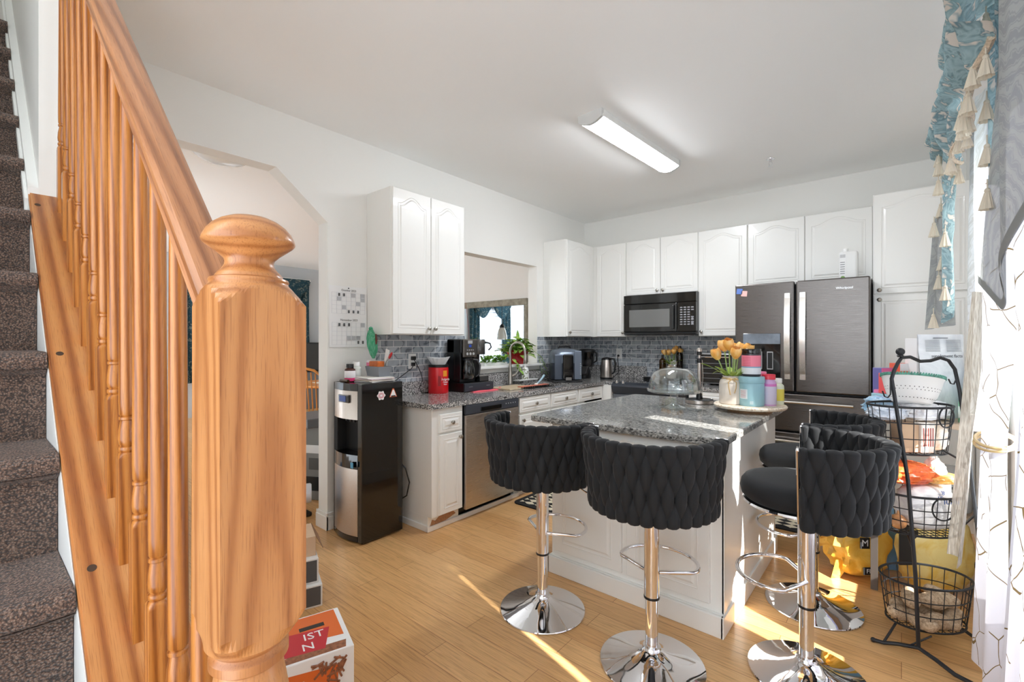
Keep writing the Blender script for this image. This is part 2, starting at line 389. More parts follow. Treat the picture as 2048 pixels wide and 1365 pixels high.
# skirting against the stair wall
mb = MB(); d = .945
def sk(z0, z1, y): mb.prism((0, .168, 0), X, Z, -Y, [(-.62, CAPZ(-.62)+z0), (-.62, CAPZ(-.62)+z1), (-2.27, CAPZ(-2.27)+z1), (-2.27, CAPZ(-2.27)+z0)], 0, y)
sk(-.45, -.035, .0262)
mb.prism((0, .168, 0), X, Z, -Y, [(-2.27, CAPZ(-2.27)-.45), (-2.27, CAPZ(-2.27)+.02), (-4.2, CAPZ(-4.2)+.02), (-4.2, CAPZ(-4.2)-.45)], 0, .0262)
mb.prism((0, .168, 0), X, Z, -Y, [(-2.27, CAPZ(-2.27)-.06), (-2.27, CAPZ(-2.27)-.02), (-4.2, CAPZ(-4.2)-.02), (-4.2, CAPZ(-4.2)-.06)], .0262, .034)
struct('trim_1', mb, TRIM)
def basebd(nm, segs):
    m = MB()
    for (x0, y0, x1, y1) in segs:
        m.box(x0, y0, 0, x1, y1, .10, .003); 
        dx = .004 if abs(x1-x0) < abs(y1-y0) else 0; dy = .004 if not dx else 0
        m.box(x0+dx, y0+dy, .10, x1-dx, y1-dy, .125, .003)
    struct(nm, m, TRIM)
basebd('baseboard_left', [(LX, 1.672, LX+.016, 2.12), (LX-WT-.016, 1.674, LX+.016, 1.69), (LX-WT-.016, 1.69, LX-WT, BY)])
basebd('baseboard_right', [(RX-.016, WY1, RX, 4.53), (RX-.016, -1.9, RX, WY1)])
basebd('baseboard_knee', [(-3.14, .285, -.66, .301)])
# pass-through sill
mb = MB(); mb.box(LX-WT-.05, 3.02, 1.085, LX+.075, 4.225, 1.112, .006); mb.box(LX, 3.03, 1.04, LX+.022, 4.215, 1.085, .006)
struct('trim_2', mb, TRIM)
# backsplash tile
mb = MB(); mb.box(LX, 2.09, 1.02, LX+.008, 3.05, 1.408); mb.box(LX, 4.195, 1.02, LX+.008, BY, 1.408); struct('trim_3', mb, TILEL)
mb = MB(); mb.box(LX+.008, BY-.008, .90, -1.12, BY, 1.45); struct('trim_4', mb, TILEB)

# ================================================================== STAIRS
st = thing('staircase', 'brown carpeted staircase climbing along the far left', 'stairs', (-.5, -.35, 0))
RISE, RUN = .2275, .2345
for n in range(13):
    zt = .195+RISE*n; xn = -.518-RUN*n; zb = max(0, zt-RISE-.02)
    prof = [(xn+.0, zt-.045)]
    for k in range(7):
        a = -PI/2+PI*k/6; prof.append((xn-.022+.028*math.cos(a), zt-.026+.026*math.sin(a)))
    prof += [(xn-RUN-.03, zt), (xn-RUN-.03, zb), (xn-.03, zb), (xn-.03, zt-.06)]
    m = MB(); 
    vs0 = prof; L = len(vs0)
    pts = []
    seg = 20
    for j in range(seg+1):
        y = -.848+(.1405+.848)*j/seg
        for (a, b) in vs0: pts.append((a+.003*mnoise.noise((a*9, y*9, b*9)), y, b+.003*mnoise.noise((y*11, a*7, 2))))
    fs = [(j*L+i, j*L+(i+1) % L, (j+1)*L+(i+1) % L, (j+1)*L+i) for j in range(seg) for i in range(L)]
    fs += [tuple(range(L)), tuple(reversed(range(seg*L, seg*L+L)))]
    m.add(pts, fs); m.build('step', CARPET, st)

# ================================================================== BANISTER
bn = thing('stair_banister', 'orange oak banister with turned balusters and ball-topped newel post', 'banister', (-.607, .225, 0))
NC = (-.607, .225)
def newel_R():
    return [(.0665, .20), (.0665, .62), (.052, .655), (.040, .665), (.043, .672), (.043, .682), (.034, .690), (.030, .72), (.038, .84), (.043, .93), (.036, .972), (.043, .978), (.043, .988), (.038, .994),
            (.047, 1.004), (.0575, 1.018), (.0665, 1.032), (.0665, 1.402), (.0615, 1.407), (.056, 1.413), (.0505, 1.419), (.0465, 1.424), (.0435, 1.427), (.0425, 1.4295), (.0435, 1.432), (.0425, 1.4345), (.037, 1.4365), (.0362, 1.439), (.034, 1.442), (.030, 1.446), (.027, 1.451), (.0263, 1.455), (.0275, 1.459), (.033, 1.4645), (.041, 1.4705), (.0475, 1.4755), (.0500, 1.4785), (.0505, 1.4805), (.0495, 1.484), (.046, 1.4915), (.040, 1.4985), (.032, 1.5045), (.022, 1.509), (.010, 1.511), (0, 1.5115)]
def sqround(prof, c, h, n=96, z_off=0):
    vs = []; fs = []
    for (R, z) in prof:
        for i in range(n):
            a = 2*PI*(i+.0)/n; q = h/max(abs(math.cos(a)), abs(math.sin(a))); r = min(q, R); vs.append((c[0]+r*math.cos(a), c[1]+r*math.sin(a), z+z_off))
    for j in range(len(prof)-1):
        for i in range(n): fs.append((j*n+i, j*n+(i+1) % n, (j+1)*n+(i+1) % n, (j+1)*n+i))
    fs.append(tuple(reversed(range(n)))); return vs, fs
pr = newel_R(); cut = next(i for i, p in enumerate(pr) if p[1] > 1.423)
# faceted post body (flat faces) and smooth turned cap
m = MB(); v, f = sqround(pr[:cut+1], NC, .047); m.add(v, f, False); npost = m.build('newel_post', OAKV, bn)
m = MB(); m.lathe(pr[cut:], (NC[0], NC[1], 0), 48); m.build('finial', OAKV, npost)
m = MB(); m.lathe([(0, 0), (.006, .0)], (0, 0, 0), 12, None)
# cap board on the knee wall
m = MB()
cb = [(-.655, CAPZ(-.655)), (-2.27, CAPZ(-2.27)), (-2.27, CAPZ(-2.27)-.03), (-.655, CAPZ(-.655)-.03)]
m.prism((0, .143, 0), X, Z, Y, cb, .004, .158)
m.prism((0, .143, 0), X, Z, Y, [(-.655, CAPZ(-.655)-.005), (-2.27, CAPZ(-2.27)-.005), (-2.27, CAPZ(-2.27)-.025), (-.655, CAPZ(-.655)-.025)], 0, .004)
cap = m.build('cap_board', OAKC, bn)
m = MB()
sn = math.sin(SLOPE)
for x, y in ((-2.22, .162), (-1.70, .165), (-1.25, .168)):
    T = Matrix.Rotation(-(PI/2-SLOPE)*-1, 4, 'Y')
    m.lathe([(0, .0006), (.0075, .0006), (.0078, .0002)], (x, y, CAPZ(x)), 16, T, False)
m.build('screw_plug', M('dark_plug_hole', (70, 50, 34), .7), cap)
# handrail: swept rounded profile along the slope
m = MB(); RT = lambda x: 1.446+.957*(-.715-x)
pf = []
w2, th = .030, .043
for (a, b) in [(-.022, -th), (-.030, -th+.008), (-.0265, -.026), (-.030, -.018), (-.029, -.008), (-.022, -.0015), (-.010, .003), (.010, .003), (.022, -.0015), (.029, -.008), (.030, -.018), (.0265, -.026), (.030, -th+.008), (.022, -th)]:
    pf.append((a, b))
vs = []; 
for x in (-.652, -2.30):
    for (a, b) in pf: vs.append((x, .225+a, RT(x)+b))
k = len(pf); fs = [(i, k+i, k+(i+1) % k, (i+1) % k) for i in range(k)]+[tuple(range(k)), tuple(reversed(range(k, 2*k)))]
m.add(vs, fs, False); m.build('handrail', OAKR, bn)
# balusters
for i in range(13):
    x = -2.215+.1197*i; c = (x, .225); zb = CAPZ(x); zt = RT(x)-th-.002; h = .0165; s0 = zb+.205
    m = MB()
    v, f = sqround([(.0235, 0), (.0235, s0-zb), (.0195, s0-zb+.006), (.0150, s0-zb+.011), (.0120, s0-zb+.013)], c, h, 48, zb)
    # bottom follows the sloping cap
    v = [(a, b, CAPZ(a)-.001) if idx < 48 else (a, b, z) for idx, (a, b, z) in enumerate(v)]
    m.add(v, f, False)
    m.lathe([(.0120, s0+.012), (.0152, s0+.015), (.0158, s0+.019), (.0150, s0+.023), (.0118, s0+.025), (.0150, s0+.030), (.0160, s0+.040), (.0150, s0+.058), (.0128, s0+.072), (.0115, s0+.079), (.0145, s0+.081), (.0145, s0+.086), (.0115, s0+.088), (.0142, s0+.092), (.0148, s0+.12), (.0120, zt-.03), (.0112, zt+.018)], (c[0], c[1], 0), 20)
    m.build('baluster', OAKB, bn)

# ================================================================== CABINET PARTS
def arch_poly(w, h, ins, rise, n=14):
    """raised panel outline with cathedral top"""
    p = [(ins, ins), (w-ins, ins)]
    if rise <= 0: return p+[(w-ins, h-ins), (ins, h-ins)]
    zs = h-ins-rise
    for i in range(n+1):
        t = i/n; s = abs(2*t-1)
        sh = 0 if s > .92 else (.5+.5*math.cos(PI*s/.92))
        p.append((w-ins-(w-2*ins)*t, zs+rise*sh))
    return p
def knob(parent, P, W, r=.0155):
    m = MB(); q = Vector(W).to_track_quat('Z', 'Y').to_matrix().to_4x4()
    m.lathe([(.0075, 0), (.006, .008), (.006, .012), (r*.85, .015), (r, .019), (r*.95, .024), (r*.6, .028), (0, .029)], P, 18, q)
    m.build('knob', NICKEL, parent)
def door(parent, O, U, W, w, h, name='door', rise=.0, kn=None, ins=.052, flat=False):
    O = Vector(O); U = Vector(U); W = Vector(W); m = MB()
    r = [(0.001, 0.001), (w-.001, .001), (w-.001, h-.001), (.001, h-.001)]; c = .004
    r2 = [(c, c), (w-c, c), (w-c, h-c), (c, h-c)]
    m.prism(O, U, Z, W, r, 0, .015); m.prism(O, U, Z, W, r, .015, .019, r2)
    if not flat:
        a = arch_poly(w, h, ins, rise); cx = w/2; cz = h/2
        # routed groove: frame lip then raised field
        hx = w/2-ins; hz = h/2-ins
        def shrink(p, d): return [(cx+(x-cx)*(1-d/hx), cz+(z-cz)*(1-d/hz)) for x, z in p]
        ao = shrink(a, -.007)
        k = len(a)
        base = [O+U*x+Z*z+W*.0192 for x, z in ao]; lip = [O+U*x+Z*z+W*.0216 for x, z in shrink(a, -.0035)]; inn = [O+U*x+Z*z+W*.0193 for x, z in a]
        fs = [];
        for i in range(k):
            j = (i+1) % k; fs += [(i, j, k+j, k+i), (k+i, k+j, 2*k+j, 2*k+i)]
        m.add(base+lip+inn, fs)
        m.prism(O, U, Z, W, shrink(a, .010), .019, .0235, shrink(a, .022))
    d = m.build(name, CAB, parent)
    if kn: knob(d, O+U*kn[0]+Z*kn[1]+W*.019, W)
    return d
def carcass(parent, x0, y0, z0, x1, y1, z1, mat=None, name='carcass'):
    m = MB(); m.box(x0, y0, z0, x1, y1, z1, .0015, 1); return m.build(name, mat or CAB, parent)
UF = -2.834; UZ0, UZ1 = 1.408, 2.495
g = 'white wall cabinets'
t = thing('wall_cabinet', 'white two-door wall cabinet left of the pass-through', 'cabinet', (LX, 2.375, UZ0), 0, g)
carcass(t, LX+.001, 2.011, UZ0, UF-.019, 2.742, UZ1)
door(t, (UF-.019, 2.017, UZ0+.004), Y, X, .358, UZ1-UZ0-.008, rise=.06, kn=(.330, .045)); door(t, (UF-.019, 2.379, UZ0+.004), Y, X, .358, UZ1-UZ0-.008, rise=.06, kn=(.030, .045))
t = thing('wall_cabinet', 'white corner wall cabinet right of the pass-through, its side panel showing', 'cabinet', (LX, 4.6, UZ0), 0, g)
carcass(t, LX+.001, 4.311, UZ0, UF-.019, BY-.002, UZ1); door(t, (UF-.019, 4.318, UZ0+.004), Y, X, .545, UZ1-UZ0-.008, rise=.06, kn=(.035, .045))
UY = 4.9
def upper(label, x0, x1, z0, doors, z1=UZ1):
    t = thing('wall_cabinet', label, 'cabinet', ((x0+x1)/2, BY, z0), 0, g)
    carcass(t, x0+.0005, UY+.019, z0, x1-.0005, BY-.002, z1)
    for (a, b, kn) in doors: door(t, (a, UY+.019, z0+.004), X, -Y, b-a, z1-z0-.008, rise=.055, kn=kn)
    return t
H_ = UZ1-UZ0
upper('narrow white wall cabinet left of the microwave', UF-.018, -2.416, UZ0, [(-2.80, -2.420, (.350, .045))])
upper('short white two-door wall cabinet above the microwave', -2.416, -1.608, 1.872, [(-2.412, -2.014, (.368, .04)), (-2.010, -1.612, (.030, .04))])
upper('white wall cabinet between the microwave and the fridge', -1.608, -1.142, UZ0, [(-1.604, -1.146, (.030, .045))])
upper('white two-door wall cabinet above the dark fridge', -1.142, -.178, 1.872, [(-1.138, -.670, None), (-.666, -.184, None)])
PY = 4.56
t = thing('pantry_cabinet', 'tall white pantry cabinet right of the fridge', 'cabinet', (.11, BY, 0))
carcass(t, -.170, PY+.019, 0, RX-.002, BY-.002, 2.50)
door(t, (-.166, PY+.019, 1.722), X, -Y, .555, .772, rise=.055, kn=(.036, .030)); door(t, (-.166, PY+.019, .11), X, -Y, .555, 1.604, rise=0, kn=(.036, 1.568))
# ---- base cabinets, left run
BF = -2.534
CT, CU = .914, .878
t = thing('base_cabinet', 'narrow white base cabinet with one drawer beside the dishwasher', 'cabinet', (LX, 2.28, 0))
m = MB(); m.box(LX+.001, 2.13, 0, BF-.045, 2.428, .105); m.box(LX+.001, 2.13, .105, BF, 2.428, CU, .001, 1)
m.build('carcass', CAB, t)
door(t, (BF, 2.19, .700), Y, X, .222, .133, 'drawer', kn=(.111, .068), ins=.03); door(t, (BF, 2.19, .112), Y, X, .222, .575, rise=0, kn=(.190, .540), ins=.045)
m = MB(); m.prism((BF-.045, 0, 0), Y, Z, X, [(2.15, .03), (2.17, .075), (2.2, .06), (2.26, .10), (2.36, .10), (2.40, .06), (2.3, .035)], 0, .0012)
m.build('bare_wood_patch', M('chipped_board', (176, 130, 96), .8, .25, 60), t, 'bare chipped board in the toe kick')
m = MB(); m.box(LX, 2.118, 0, BF-.030, 2.130, .045, .004); m.box(BF-.045, 2.118, 0, BF-.028, 3.14, .035, .004); struct('trim_5', m, TRIM)
t = thing('base_cabinet', 'long white base cabinet with three drawers under the sink counter', 'cabinet', (LX, 3.85, 0))
m = MB(); m.box(LX+.001, 3.082, 0, BF-.045, BY-.001, .105); 
m.box(LX+.001, 3.082, .105, LX+.02, 4.62, CU); m.box(LX+.001, 3.082, .105, BF, 3.10, CU); m.box(BF-.02, 3.082, .105, BF, 4.605, CU); m.box(LX+.001, 4.18, .105, BF, BY-.001, CU)
m.build('carcass', CAB, t)
m = MB(); m.box(BF, 4.545, .105, -2.42, 4.60, CU); m.box(BF, 4.60, 0, -2.425, BY-.001, CU); m.build('filler_panel', CAB, t)
for (a, b) in ((3.09, 3.545), (3.565, 4.03), (4.05, 4.525)):
    door(t, (BF, a, .735), Y, X, b-a, .135, 'drawer', kn=((b-a)/2, .068), ins=.03); door(t, (BF, a, .112), Y, X, b-a, .605, rise=0, kn=(.04, .56))
t = thing('base_cabinet', 'white base cabinet between the range and the fridge', 'cabinet', (-1.37, BY, 0))
carcass(t, -1.600, 4.60, 0, -1.145, BY-.002, CU); door(t, (-1.596, 4.60, .735), X, -Y, .445, .135, 'drawer', kn=(.22, .068), ins=.03); door(t, (-1.596, 4.60, .112), X, -Y, .445, .605, rise=0, kn=(.04, .56))
# ---- counters
SX0, SX1, SY0, SY1 = -3.00, -2.63, 3.38, 4.10
t = thing('countertop', 'dark speckled granite countertop running along the left wall', 'countertop', (LX, 3.6, CU))
m = MB(); F_ = -2.505; rc = .05
m.prism((0, 0, CU), X, Y, Z, [(LX+.001, 2.10)]+[(F_-rc+rc*math.sin(a), 2.10+rc-rc*math.cos(a)) for a in [PI/2*k/6 for k in range(7)]]+[(F_, SY0), (LX+.001, SY0)], 0, CT-CU)
m.box(LX+.001, SY0, CU, SX0, SY1, CT); m.box(SX1, SY0, CU, F_, SY1, CT); m.box(LX+.001, SY1, CU, F_, BY-.001, CT); m.box(F_, 4.575, CU, -2.418, BY-.001, CT)
m.build('slab', GRAN, t)
m = MB(); m.box(LX+.001, 2.10, CT, LX+.022, 3.04, 1.02, .002, 1); m.box(LX+.001, 3.04, CT, LX+.022, 4.2, 1.038, .002, 1); m.box(LX+.001, 4.2, CT, LX+.022, BY-.01, 1.02, .002, 1); m.box(LX+.022, BY-.03, CT, -2.30, BY-.009, 1.06, .002, 1)
m.build('backsplash_strip', GRAN, t)
t = tag(MB().box(-1.602, 4.575, CU, -1.140, BY-.009, CT, .002, 1).build('countertop', GRAN), 'short granite countertop between the range and the fridge', 'countertop')
t = thing('kitchen_sink', 'dark undermount sink basin behind the curved faucet', 'sink', ((SX0+SX1)/2, 3.74, .70))
m = MB(); a = .012
m.box(SX0-a, SY0-a, .70, SX1+a, SY1+a, .71); m.box(SX0-a, SY0-a, .71, SX0, SY1+a, CU); m.box(SX1, SY0-a, .71, SX1+a, SY1+a, CU); m.box(SX0, SY0-a, .71, SX1, SY0, CU); m.box(SX0, SY1, .71, SX1, SY1+a, CU)
m.build('basin', M('dark_sink_composite', (52, 50, 50), .4), t)
m = MB(); m.lathe([(0, .711), (.04, .711), (.043, .714), (.03, .713)], ((SX0+SX1)/2, 3.74, 0), 20); m.build('drain', NICKEL, t)
# ---- dishwasher
t = thing('dishwasher', 'stainless dishwasher with black control strip', 'dishwasher', (BF, 2.75, 0))
m = MB(); m.box(LX+.05, 2.438, .10, BF, 3.06, .874); m.box(LX+.05, 2.438, .0, BF-.06, 3.06, .10); m.build('body', BLACKP, t)
m = MB(); m.box(BF, 2.440, .085, BF+.026, 3.064, .797, .004); m.build('door', STEEL, t, 'brushed stainless front')
m = MB(); m.box(BF, 2.440, .800, BF+.028, 3.064, .874, .005); cp = m.build('control_panel', M('slate_panel', (58, 62, 70), .35), t, 'dark slate control strip')
m = MB(); m.box(BF+.028, 2.60, .812, BF+.034, 2.84, .846, .003); m.build('handle_recess', BLACKG, cp)
m = MB()
for k in range(5): m.cyl((BF+.0275, 2.90+k*.03, .842), (BF+.0295, 2.90+k*.03, .842), .005, n=10)
m.build('button', M('button_grey', (170, 174, 180), .4), cp)
# ---- range
t = thing('electric_range', 'slate electric range with black glass cooktop under the microwave', 'range', (-2.01, 4.9, 0))
RX0, RX1 = -2.410, -1.612
m = MB(); m.box(RX0, 4.60, .02, RX1, BY-.012, .895, .003); m.build('body', M('slate_steel', (96, 102, 112), .35, metal=.6), t)
m = MB(); m.box(RX0, 4.60, .896, RX1, BY-.012, .916, .004); m.build('cooktop', BLACKG, t)
m = MB(); m.prism((RX0, 0, 0), Y, Z, X, [(4.565, .80), (4.60, .80), (4.60, .917), (4.545, .895), (4.535, .872)], 0, RX1-RX0); m.build('control_panel', M('slate_front', (70, 75, 84), .35, metal=.5), t)
kd = Vector((0, -.37, .93)).normalized(); q = kd.to_track_quat('Z', 'Y').to_matrix().to_4x4()
for k, x in enumerate((-2.36, -2.285, -1.74, -1.665)):
    m = MB(); m.lathe([(.020, 0), (.020, .006), (.016, .009), (.015, .028), (.012, .031), (0, .031)], (x, 4.572, .906), 18, q); m.build('knob', CHROME, t)
m = MB(); m.box(RX0+.004, 4.570, .18, RX1-.004, 4.60, .785, .004); dr = m.build('oven_door', M('slate_steel_door', (118, 124, 134), .32, metal=.6), t)
m = MB(); m.box(RX0+.09, 4.5665, .30, RX1-.09, 4.571, .60); m.build('oven_window', BLACKG, dr)
m = MB(); m.tube([(RX0+.06, 4.57, .74), (RX0+.06, 4.525, .74), (RX1-.06, 4.525, .74), (RX1-.06, 4.57, .74)], .011); m.build('handle', STEEL, dr)
m = MB()
for x, y, r in ((-2.2, 4.75, .09), (-1.82, 4.75, .075), (-2.2, 5.0, .075), (-1.82, 5.0, .09)): m.lathe([(r, .9162), (r-.004, .9166), (r-.008, .9162)], (x, y, 0), 32, caps=False)
m.build('burner_ring', GREYP, t)
m = MB(); m.box(RX0+.12, 5.08, .916, RX1-.1, 5.20, .945, .006); m.build('rear_vent', BLACKP, t)
# ---- microwave
t = thing('microwave', 'black over-the-range microwave under the short wall cabinet', 'microwave', (-2.0, BY, 1.43))
MX0, MX1, MY, MZ0, MZ1 = -2.404, -1.600, 4.815, 1.428, 1.868
m = MB(); m.box(MX0, MY+.03, MZ0, MX1, BY-.01, MZ1, .004); m.build('body', BLACKP, t)
m = MB(); m.box(MX0, MY, MZ1-.10, MX1, MY+.03, MZ1, .006); m.build('vent_grille', BLACKG, t)
m = MB(); m.box(MX0, MY-.002, MZ0+.03, -1.80, MY+.03, MZ1-.103, .008); md = m.build('door', BLACKG, t)
m = MB(); m.box(MX0+.07, MY-.004, MZ0+.085, -1.875, MY-.001, MZ1-.165); m.build('window', M('grey_mesh_window', (112, 112, 110), .12, coat=.5), md, 'grey mesh window')
m = MB(); m.box(-1.845, MY-.03, MZ0+.06, -1.825, MY-.008, MZ1-.13, .006); m.box(-1.842, MY-.012, MZ0+.07, -1.828, MY, MZ0+.09); m.box(-1.842, MY-.012, MZ1-.16, -1.828, MY, MZ1-.14); m.build('handle', BLACKG, md)
m = MB(); m.box(-1.797, MY-.001, MZ0+.03, MX1, MY+.03, MZ1-.103, .005); cp = m.build('control_panel', BLACKG, t)
m = MB()
for r in range(8):
    for c in range(4):
        if r in (2, 3) and c > 2: continue
        x = -1.765+c*.038; z = MZ1-.165-r*.025
        m.box(x, MY-.0025, z, x+.026, MY-.0008, z+.013)
for r in (0, 1): m.lathe([(.013, 0), (.013, .002), (.009, .002)], (-1.638, MY-.001, MZ0+.125+r*.035), 16, Matrix.Rotation(PI/2, 4, 'X'))
m.build('keypad', M('keypad_print', (150, 150, 155), .5), cp)
m = MB(); m.box(MX0, MY+.005, MZ0, MX1, MY+.04, MZ0+.028, .008); m.build('lower_lip', BLACKP, t)
# ---- fridge
t = thing('refrigerator', 'dark stainless French-door refrigerator with water dispenser', 'refrigerator', (-.652, 4.8, 0))
GX0, GX1, GY = -1.126, -.180, 4.40; GM = -.668
m = MB(); m.box(GX0, GY+.075, .02, GX1, BY-.02, 1.835, .004); m.build('cabinet_body', M('fridge_side_grey', (70, 70, 72), .5), t)
lfd = MB().box(GX0, GY, .942, GM-.006, GY+.07, 1.853, .010).build('door', DSTEEL, t)
rgd = MB().box(GM+.006, GY, .942, GX1, GY+.07, 1.853, .010).build('door', DSTEEL, t)
MB().box(GX0, GY, .62, GX1, GY+.07, .925, .010).build('drawer', DSTEEL, t)
MB().box(GX0, GY, .06, GX1, GY+.07, .605, .010).build('drawer', DSTEEL, t)
BRIGHT = brushed('bright_handle_steel', (232, 228, 222), .22, 2)
for dd, x in ((lfd, -.720), (rgd, -.612)):
    m = MB()
    def fh(u, v, x=x): 
        b = math.sin(PI*v); return (x-.021+.042*u, GY-.022-.030*b, 1.045+.71*v)
    m.grid(fh, 1, 14); m.grid(lambda u, v: (lambda p: (p[0], p[1]+.014, p[2]))(fh(1-u, v)), 1, 14)
    m.grid(lambda u, v: (lambda p: (p[0], p[1]+.014*u, p[2]))(fh(0, v)), 1, 14); m.grid(lambda u, v: (lambda p: (p[0], p[1]+.014*(1-u), p[2]))(fh(1, v)), 1, 14)
    m.box(x-.017, GY-.030, 1.045, x+.017, GY, 1.085); m.box(x-.017, GY-.030, 1.715, x+.017, GY, 1.755)
    m.build('handle', BRIGHT, dd, 'bright steel bow handle')
for zz in (.86, .54): MB().tube([(GX0+.1, GY, zz), (GX0+.1, GY-.045, zz), (GX1-.1, GY-.045, zz), (GX1-.1, GY, zz)], .012).build('handle', BRIGHT, t)
m = MB(); m.box(-1.060, GY-.006, 1.045, -.772, GY, 1.425, .004); dp = m.build('dispenser', BLACKG, lfd, 'black water and ice dispenser')
m = MB(); m.box(-1.058, GY-.0085, 1.335, -.774, GY-.006, 1.422); m.build('control_film', M('cloud_reflection_film', (128, 138, 150), .18, .3, 9, coat=.4), dp)  # cloud reflection painted into the film as mottled grey
m = MB(); 
for x in (-.955, -.872):
    m.box(x, GY-.009, 1.12, x+.045, GY-.006, 1.27)
pd_ = m.build('paddle_frame', M('pale_trim', (180, 180, 182), .4), dp)
m = MB()
for x in (-.955, -.872): m.box(x+.005, GY-.0105, 1.128, x+.040, GY-.009, 1.262)
m.build('paddle', BLACKP, pd_)
m = MB(); m.text('Whirlpool', (-.338, GY-.0005, 1.773), X, Z, -Y, .026, .001); m.tube([(-.33+.034*math.cos(2*PI*k/28+.4), GY-.001, 1.772+.013*math.sin(2*PI*k/28)) for k in range(24)], .0011, 5); m.build('brand_badge', M('badge_silver', (225, 225, 225), .25, metal=.6), rgd)
for nm, lab, x, c, dz in (('magnet', 'blue square magnet on the upper left fridge door', -1.088, (96, 128, 200), 0), ('magnet', 'pink square magnet overlapping the blue one on the fridge', -1.050, (236, 190, 184), -.022)):
    T = Matrix.Translation((x, GY-.003, 1.795+dz)) @ Matrix.Rotation(.12, 4, 'Y')
    tag(MB().box(-.024, -.0025, -.024, .024, .0025, .024, .001, 1, T).build(nm, M('magnet_%d' % c[0], c, .4)), lab, 'magnet')
# ================================================================== ISLAND
t = thing('kitchen_island', 'white kitchen island cabinet with raised panel doors facing the stools', 'island', (-1.1, 2.8, 0))
IX0, IX1, IY0, IY1 = -1.585, -.632, 2.252, 3.40
m = MB(); m.box(IX0, IY0, .10, IX1, IY1, CU, .0015, 1); m.box(IX0+.0, IY0+.03, 0, IX1-.0, IY1-.02, .10); m.build('carcass', CAB, t)
m = MB(); 
for (a, b, c, d) in ((IX0-.012, IY0-.030, IX1+.014, IY0-.012), (IX1, IY0-.030, IX1+.016, IY1+.012), (IX0-.012, IY0-.03, IX0, IY1)): m.box(a, b, 0, c, d, .10, .004)
m.box(IX0-.004, IY0-.013, 0, IX1+.004, IY0+.04, .103)
m.build('base_moulding', CAB, t)
for (a, b) in ((IX0+.03, -1.13), (-1.10, IX1-.05)): door(t, (a, IY0, .135), X, -Y, b-a, .70, rise=0, ins=.06)
m = MB(); m.box(IX1, IY0+.002, .10, IX1+.006, IY1-.01, CU-.001); m.box(IX1, IY0+.002, .10, IX1+.010, IY0+.05, CU-.001); m.build('side_panel', CAB, t)
m = MB(); rc = .035; x0, x1, y0, y1 = -1.725, -.610, 2.205, 3.655
pl = []
for cx, cy, a in ((x1-rc, y0+rc, -PI/2), (x1-rc, y1-rc, 0), (x0+rc, y1-rc, PI/2), (x0+rc, y0+rc, PI)):
    for k in range(6): pl.append((cx+rc*math.cos(a+PI/2*k/5), cy+rc*math.sin(a+PI/2*k/5)))
def ins(p, d): 
    cx, cy = (x0+x1)/2, (y0+y1)/2
    return [(cx+(x-cx)*(1-d/((x1-x0)/2)), cy+(y-cy)*(1-d/((y1-y0)/2))) for x, y in p]
m.prism((0, 0, CU), X, Y, Z, pl, .004, CT-CU-.005); m.prism((0, 0, CU), X, Y, Z, pl, CT-CU-.005, CT-CU, ins(pl, .005)); m.prism((0, 0, CU), X, Y, Z, ins(pl, .004), 0, .004, pl)
tag(m.build('island_countertop', GRANI), 'grey granite countertop on the white kitchen island', 'countertop')

# ================================================================== BAR STOOLS
def barrel_r(s): return .232+.034*s          # s: 0 bottom .. 1 top
BZ0, BZ1 = .662, .978
t = thing('bar_stool', 'black woven-back bar stool in front of the island, nearest the dishwasher', 'bar stool', (0, 0, 0), 0, 'black woven bar stools')
ST = t
m = MB(); m.lathe([(0, .001), (.213, .001), (.215, .004), (.213, .008), (.19, .013), (.15, .022), (.10, .036), (.065, .050), (.045, .062), (.036, .070), (0, .070)], n=56); m.build('base', CHROME, t)
m = MB(); m.lathe([(.036, .066), (.040, .072), (.036, .078), (.026, .080), (.0255, .30), (0, .30)], n=28); m.build('pole', CHROME, t)
m = MB(); m.lathe([(.0315, .283), (.0315, .66), (0, .66)], n=32); m.cur = 1; m.lathe([(.0325, .279), (.0330, .286), (.0320, .289)], n=32); m.build('sleeve', [CHROME, BLACKP], t)
# D-shaped footrest in front (+y) of the pole
m = MB(); pts = []
for k in range(25):
    a = -PI*.62+PI*1.24*k/24; pts.append((.165*math.sin(a), .105+.150*math.cos(a)*(1 if abs(a) < PI/2 else .6), .392))
pts = [(-.030, .0, .392)]+[(x, max(y, .02), z) for x, y, z in pts]+[(.030, 0, .392)]
m.tube(pts, .0085, 10); m.build('footrest', CHROME, t)
# seat cushion and ring
m = MB(); m.lathe([(0, .700), (.16, .700), (.185, .706), (.203, .722), (.208, .748), (.204, .772), (.19, .790), (.16, .799), (.08, .804), (0, .805)], n=44, mtx=Matrix.Translation((0, .035, 0))); m.build('seat', VELVET, t)
m = MB(); m.lathe([(.10, .688), (.195, .688), (.200, .693), (.195, .700), (.10, .700)], n=44, mtx=Matrix.Translation((0, .035, 0))); m.cyl((0, 0, .655), (0, 0, .690), .05, .08, 24); m.build('seat_ring', CHROME, t)
m = MB(); m.tube([(.05, .02, .672), (.11, .05, .664), (.165, .075, .640), (.205, .095, .612)], .005, 8); m.build('height_lever', CHROME, t)
